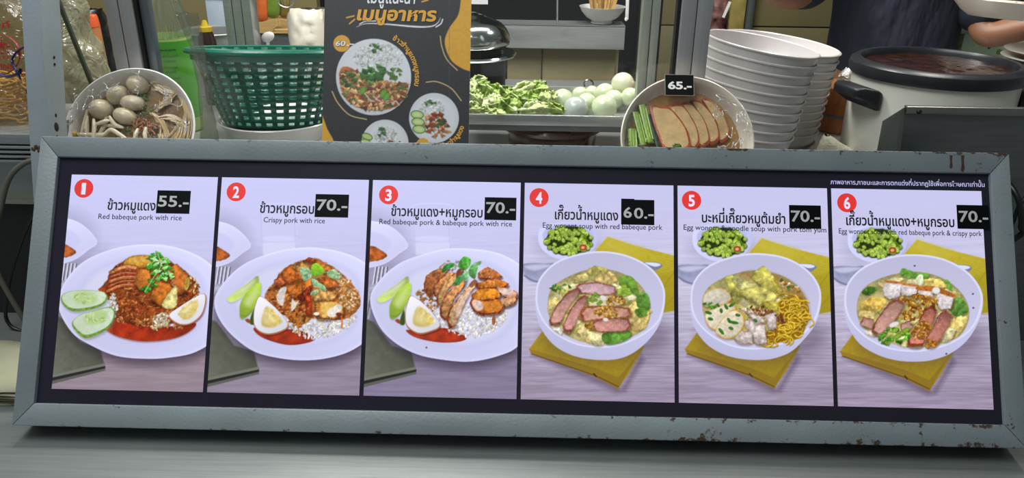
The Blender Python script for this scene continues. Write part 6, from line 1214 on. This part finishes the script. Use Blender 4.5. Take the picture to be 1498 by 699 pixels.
# ================================================================ cables, paper, things left of the board
def cable(P, r, mat, label):
    tag(MB().tube(bez(P, 8), r, 10).build('cable', mat, sharp=180), label, 'cable')
cable([at(75, 232, .285), at(58, 233, .283), at(35, 239, .280), at(14, 260, .275), at(2, 300, .27), at(-10, 380, .26), Vector((-.78, .26, .006))], .0042, M('grey_cable', (92, 90, 80), rough=.5), 'grey-brown cable arching out behind the board at left')
cable([at(66, 300, .30), at(40, 330, .30), at(12, 420, .29), at(20, 480, .28), Vector((-.70, .27, .004))], .003, M_black, 'thin black cable hanging left of the board')
cable([at(1470, 262, .29), at(1484, 280, .27), at(1492, 300, .26), at(1494, 330, .26), at(1480, 352, .27), Vector((.62, .29, .10))], .0042, M_black, 'thick black cable looping out at the right end of the board')
cable([at(1472, 345, .29), at(1483, 322, .27), at(1492, 300, .268), at(1510, 286, .28), Vector((.80, .29, .22)), Vector((.84, .28, .004))], .0030, M_black, 'second black cable crossing behind the right end of the board')
mb = MB()
for k in range(6):
    a = atz(-70, 600-k*4, .001+k*.004); mb.grid(14, 6, lambda u, v, k=k: Vector((-.86+.20*u, .075+.13*v+.004*math.sin(u*9+k), .002+k*.0045+.003*nz(u*6, v*4, k))))
o = mb.build('folded_paper', M('old_paper', (150, 148, 122), rough=.7, var=.15, vs_=10), sharp=180); o.modifiers.new('t', 'SOLIDIFY').thickness = .001; tag(o, 'folded stack of old paper on the counter left of the board', 'paper')
# ================================================================ the worker
def skin(name, V, E, rad, mat, parent, sub=2, root=0):
    me = bpy.data.meshes.new(name); me.from_pydata([tuple(v) for v in V], E, []); me.materials.append(mat)
    o = bpy.data.objects.new(name, me); COL.objects.link(o); o.parent = parent
    s_ = o.modifiers.new('skin', 'SKIN'); s_.use_smooth_shade = True
    for i, r_ in enumerate(rad): me.skin_vertices[0].data[i].radius = r_ if isinstance(r_, tuple) else (r_, r_)
    me.skin_vertices[0].data[root].use_root = True
    o.modifiers.new('sub', 'SUBSURF').levels = sub; o.modifiers['sub'].render_levels = sub
    return o
Yw = 1.27; wx = at(1306, 50, Yw).x; FLOOR = -.75
wk = thing('person', 'person in a dark navy T-shirt holding a white plate behind the pot', 'person', (wx, Yw, FLOOR)); O_ = Vector((wx, Yw, FLOOR))
M_skin = M('skin', (150, 104, 78), rough=.45, var=.06, sss=.1); M_navy = M('navy_cotton', (34, 37, 52), rough=.85, var=.18, vs_=7, bump=1.0, bs=9, bd=.03, stretch=(1.6, 1, .6)); M_trs = M('black_cotton', (18, 18, 21), rough=.9)
eL, wL = at(1166, -2, 1.12)-O_, at(1096, -30, 1.0)-O_; eR, wR = at(1436, 56, 1.15)-O_, at(1532, 32, 1.06)-O_
zf = lambda z: z-FLOOR
shL, shR = Vector((-.17, 0, zf(.60))), Vector((.17, 0, zf(.60)))
V = [Vector((0, 0, zf(.16))), Vector((0, 0, zf(.38))), Vector((0, 0, zf(.56))), Vector((0, -.005, zf(.66))), Vector((0, -.02, zf(.73))), Vector((0, -.015, zf(.83))), shL, eL, wL, shR, eR, wR,
     Vector((-.09, 0, zf(.10))), Vector((-.10, -.01, zf(-.32))), Vector((-.10, .02, zf(-.70))), Vector((-.10, -.12, zf(-.725))), Vector((.09, 0, zf(.10))), Vector((.10, -.01, zf(-.32))), Vector((.10, .02, zf(-.70))), Vector((.10, -.12, zf(-.725)))]
E = [(0, 1), (1, 2), (2, 3), (3, 4), (4, 5), (2, 6), (6, 7), (7, 8), (2, 9), (9, 10), (10, 11), (0, 12), (12, 13), (13, 14), (14, 15), (0, 16), (16, 17), (17, 18), (18, 19)]
rad = [(.15, .11), (.135, .10), (.14, .095), .052, (.075, .088), (.072, .085), .055, .040, .027, .055, .040, .027, .085, .055, .04, .03, .085, .055, .04, .03]
def hand(w, d, side, up):
    """palm and five bent fingers beyond the wrist w, running along d"""
    d = d.normalized(); s_ = d.cross(up).normalized()*side; n0 = len(V); pm = w+d*.055; V.append(pm); rad.append((.030, .016)); E.append((WI, n0)); pal = n0
    for k, (off, L_) in enumerate(((-.030, .062), (-.010, .074), (.010, .070), (.030, .055))):
        b_ = pm+d*.035+s_*off; m_ = b_+d*L_*.5+up*.012; t_ = b_+d*L_*.8+up*.034; i = len(V); V.extend([b_, m_, t_]); rad.extend([.0095, .0085, .0075]); E.extend([(pal, i), (i, i+1), (i+1, i+2)])
    b_ = pm-d*.01-s_*.036; i = len(V); V.extend([b_, b_-s_*.022+d*.025+up*.012, b_-s_*.018+d*.05+up*.03]); rad.extend([.012, .0105, .0085]); E.extend([(pal, i), (i, i+1), (i+1, i+2)])
WI = 8; hand(wL, wL-eL, 1, Vector((0, 0, 1))); WI = 11; hand(wR, wR-eR, -1, Vector((0, 0, 1)))
skin('body', V, E, rad, M_skin, wk)
def mixp(a, b_, t): return a.lerp(b_, t)
V2 = [Vector((0, 0, zf(.20))), Vector((0, 0, zf(.34))), Vector((0, 0, zf(.46))), Vector((0, 0, zf(.57))), Vector((0, 0, zf(.635))), shL, mixp(shL, eL, .55), mixp(shL, eL, 1.0)+Vector((-.012, 0, -.014)), shR, mixp(shR, eR, .55), mixp(shR, eR, .97)]
E2 = [(0, 1), (1, 2), (2, 3), (3, 4), (3, 5), (5, 6), (6, 7), (3, 8), (8, 9), (9, 10)]
skin('shirt', V2, E2, [(.175, .14), (.172, .135), (.172, .125), (.16, .11), (.07, .07), .078, .072, .064, .078, .072, .066], M_navy, wk, 3)
skin('trousers', [Vector((0, 0, zf(.26))), Vector((0, 0, zf(.10))), Vector((-.095, 0, zf(.02))), Vector((-.10, -.01, zf(-.32))), Vector((-.10, .02, zf(-.66))), Vector((.095, 0, zf(.02))), Vector((.10, -.01, zf(-.32))), Vector((.10, .02, zf(-.66)))], [(0, 1), (1, 2), (2, 3), (3, 4), (1, 5), (5, 6), (6, 7)], [(.18, .145), (.18, .15), .10, .075, .065, .10, .075, .065], M_trs, wk)
mb = MB().ball((0, .005, zf(.815)), (.092, .108, .105), 28, 18, fn=lambda d: 1.0 if (d.z > .15 or d.y > .1) else .80); mb.build('hair', M('black_hair', (20, 17, 16), rough=.5), wk, sharp=180)
for s_ in (-1, 1):
    MB().ball((s_*.030, -.100, zf(.79)), (.011, .006, .006), 12, 8).build('eye', M('eye_white', (220, 216, 210), rough=.2), wk); MB().ball((s_*.084, -.005, zf(.785)), (.010, .018, .028), 12, 8).build('ear', M_skin, wk)
MB().ball((0, -.112, zf(.765)), (.013, .016, .022), 12, 8).build('nose', M_skin, wk); MB().ball((0, -.098, zf(.728)), (.024, .008, .007), 14, 8).build('mouth', M('lips', (150, 84, 72)), wk)
# plate in the hand
pcn = at(1484, 8, .93); t = thing('serving_plate', 'white oval plate of orange food held up by the worker', 'plate', pcn-Vector((0, 0, .028)), (R(-3), R(4), 0)); s_ = 88*mpp(pcn)
MB().lathe([(0, .003), (s_*.60, .003), (s_*.62, 0), (s_*.68, .001), (s_*.82, .012), (s_*.97, .030), (s_, .034), (s_*.985, .0355), (s_*.94, .031), (s_*.8, .016), (s_*.6, .008), (0, .008)], 64, sy=.8).build('plate_body', M('warm_white_china', (226, 212, 200), rough=.25, var=.02), t)
mb = MB(); rs = random.Random(6)
for k in range(60):
    a = rs.random()*6.28; r_ = s_*.55*math.sqrt(rs.random()); q = Vector((r_*math.cos(a)+.02, r_*.75*math.sin(a), .014+.016*rs.random())); mb.tube([q, q+Vector((rs.uniform(-1, 1), rs.uniform(-1, 1), rs.uniform(-.3, .5)))*.012], .0022, 5)
o = mb.build('shredded_food', M('orange_shreds', (206, 104, 44), rough=.4, var=.3, vs_=40)); o.location = t.location; o.rotation_euler = t.rotation_euler; tag(o, 'orange shredded food heaped on the held white plate', 'food', kind='stuff')
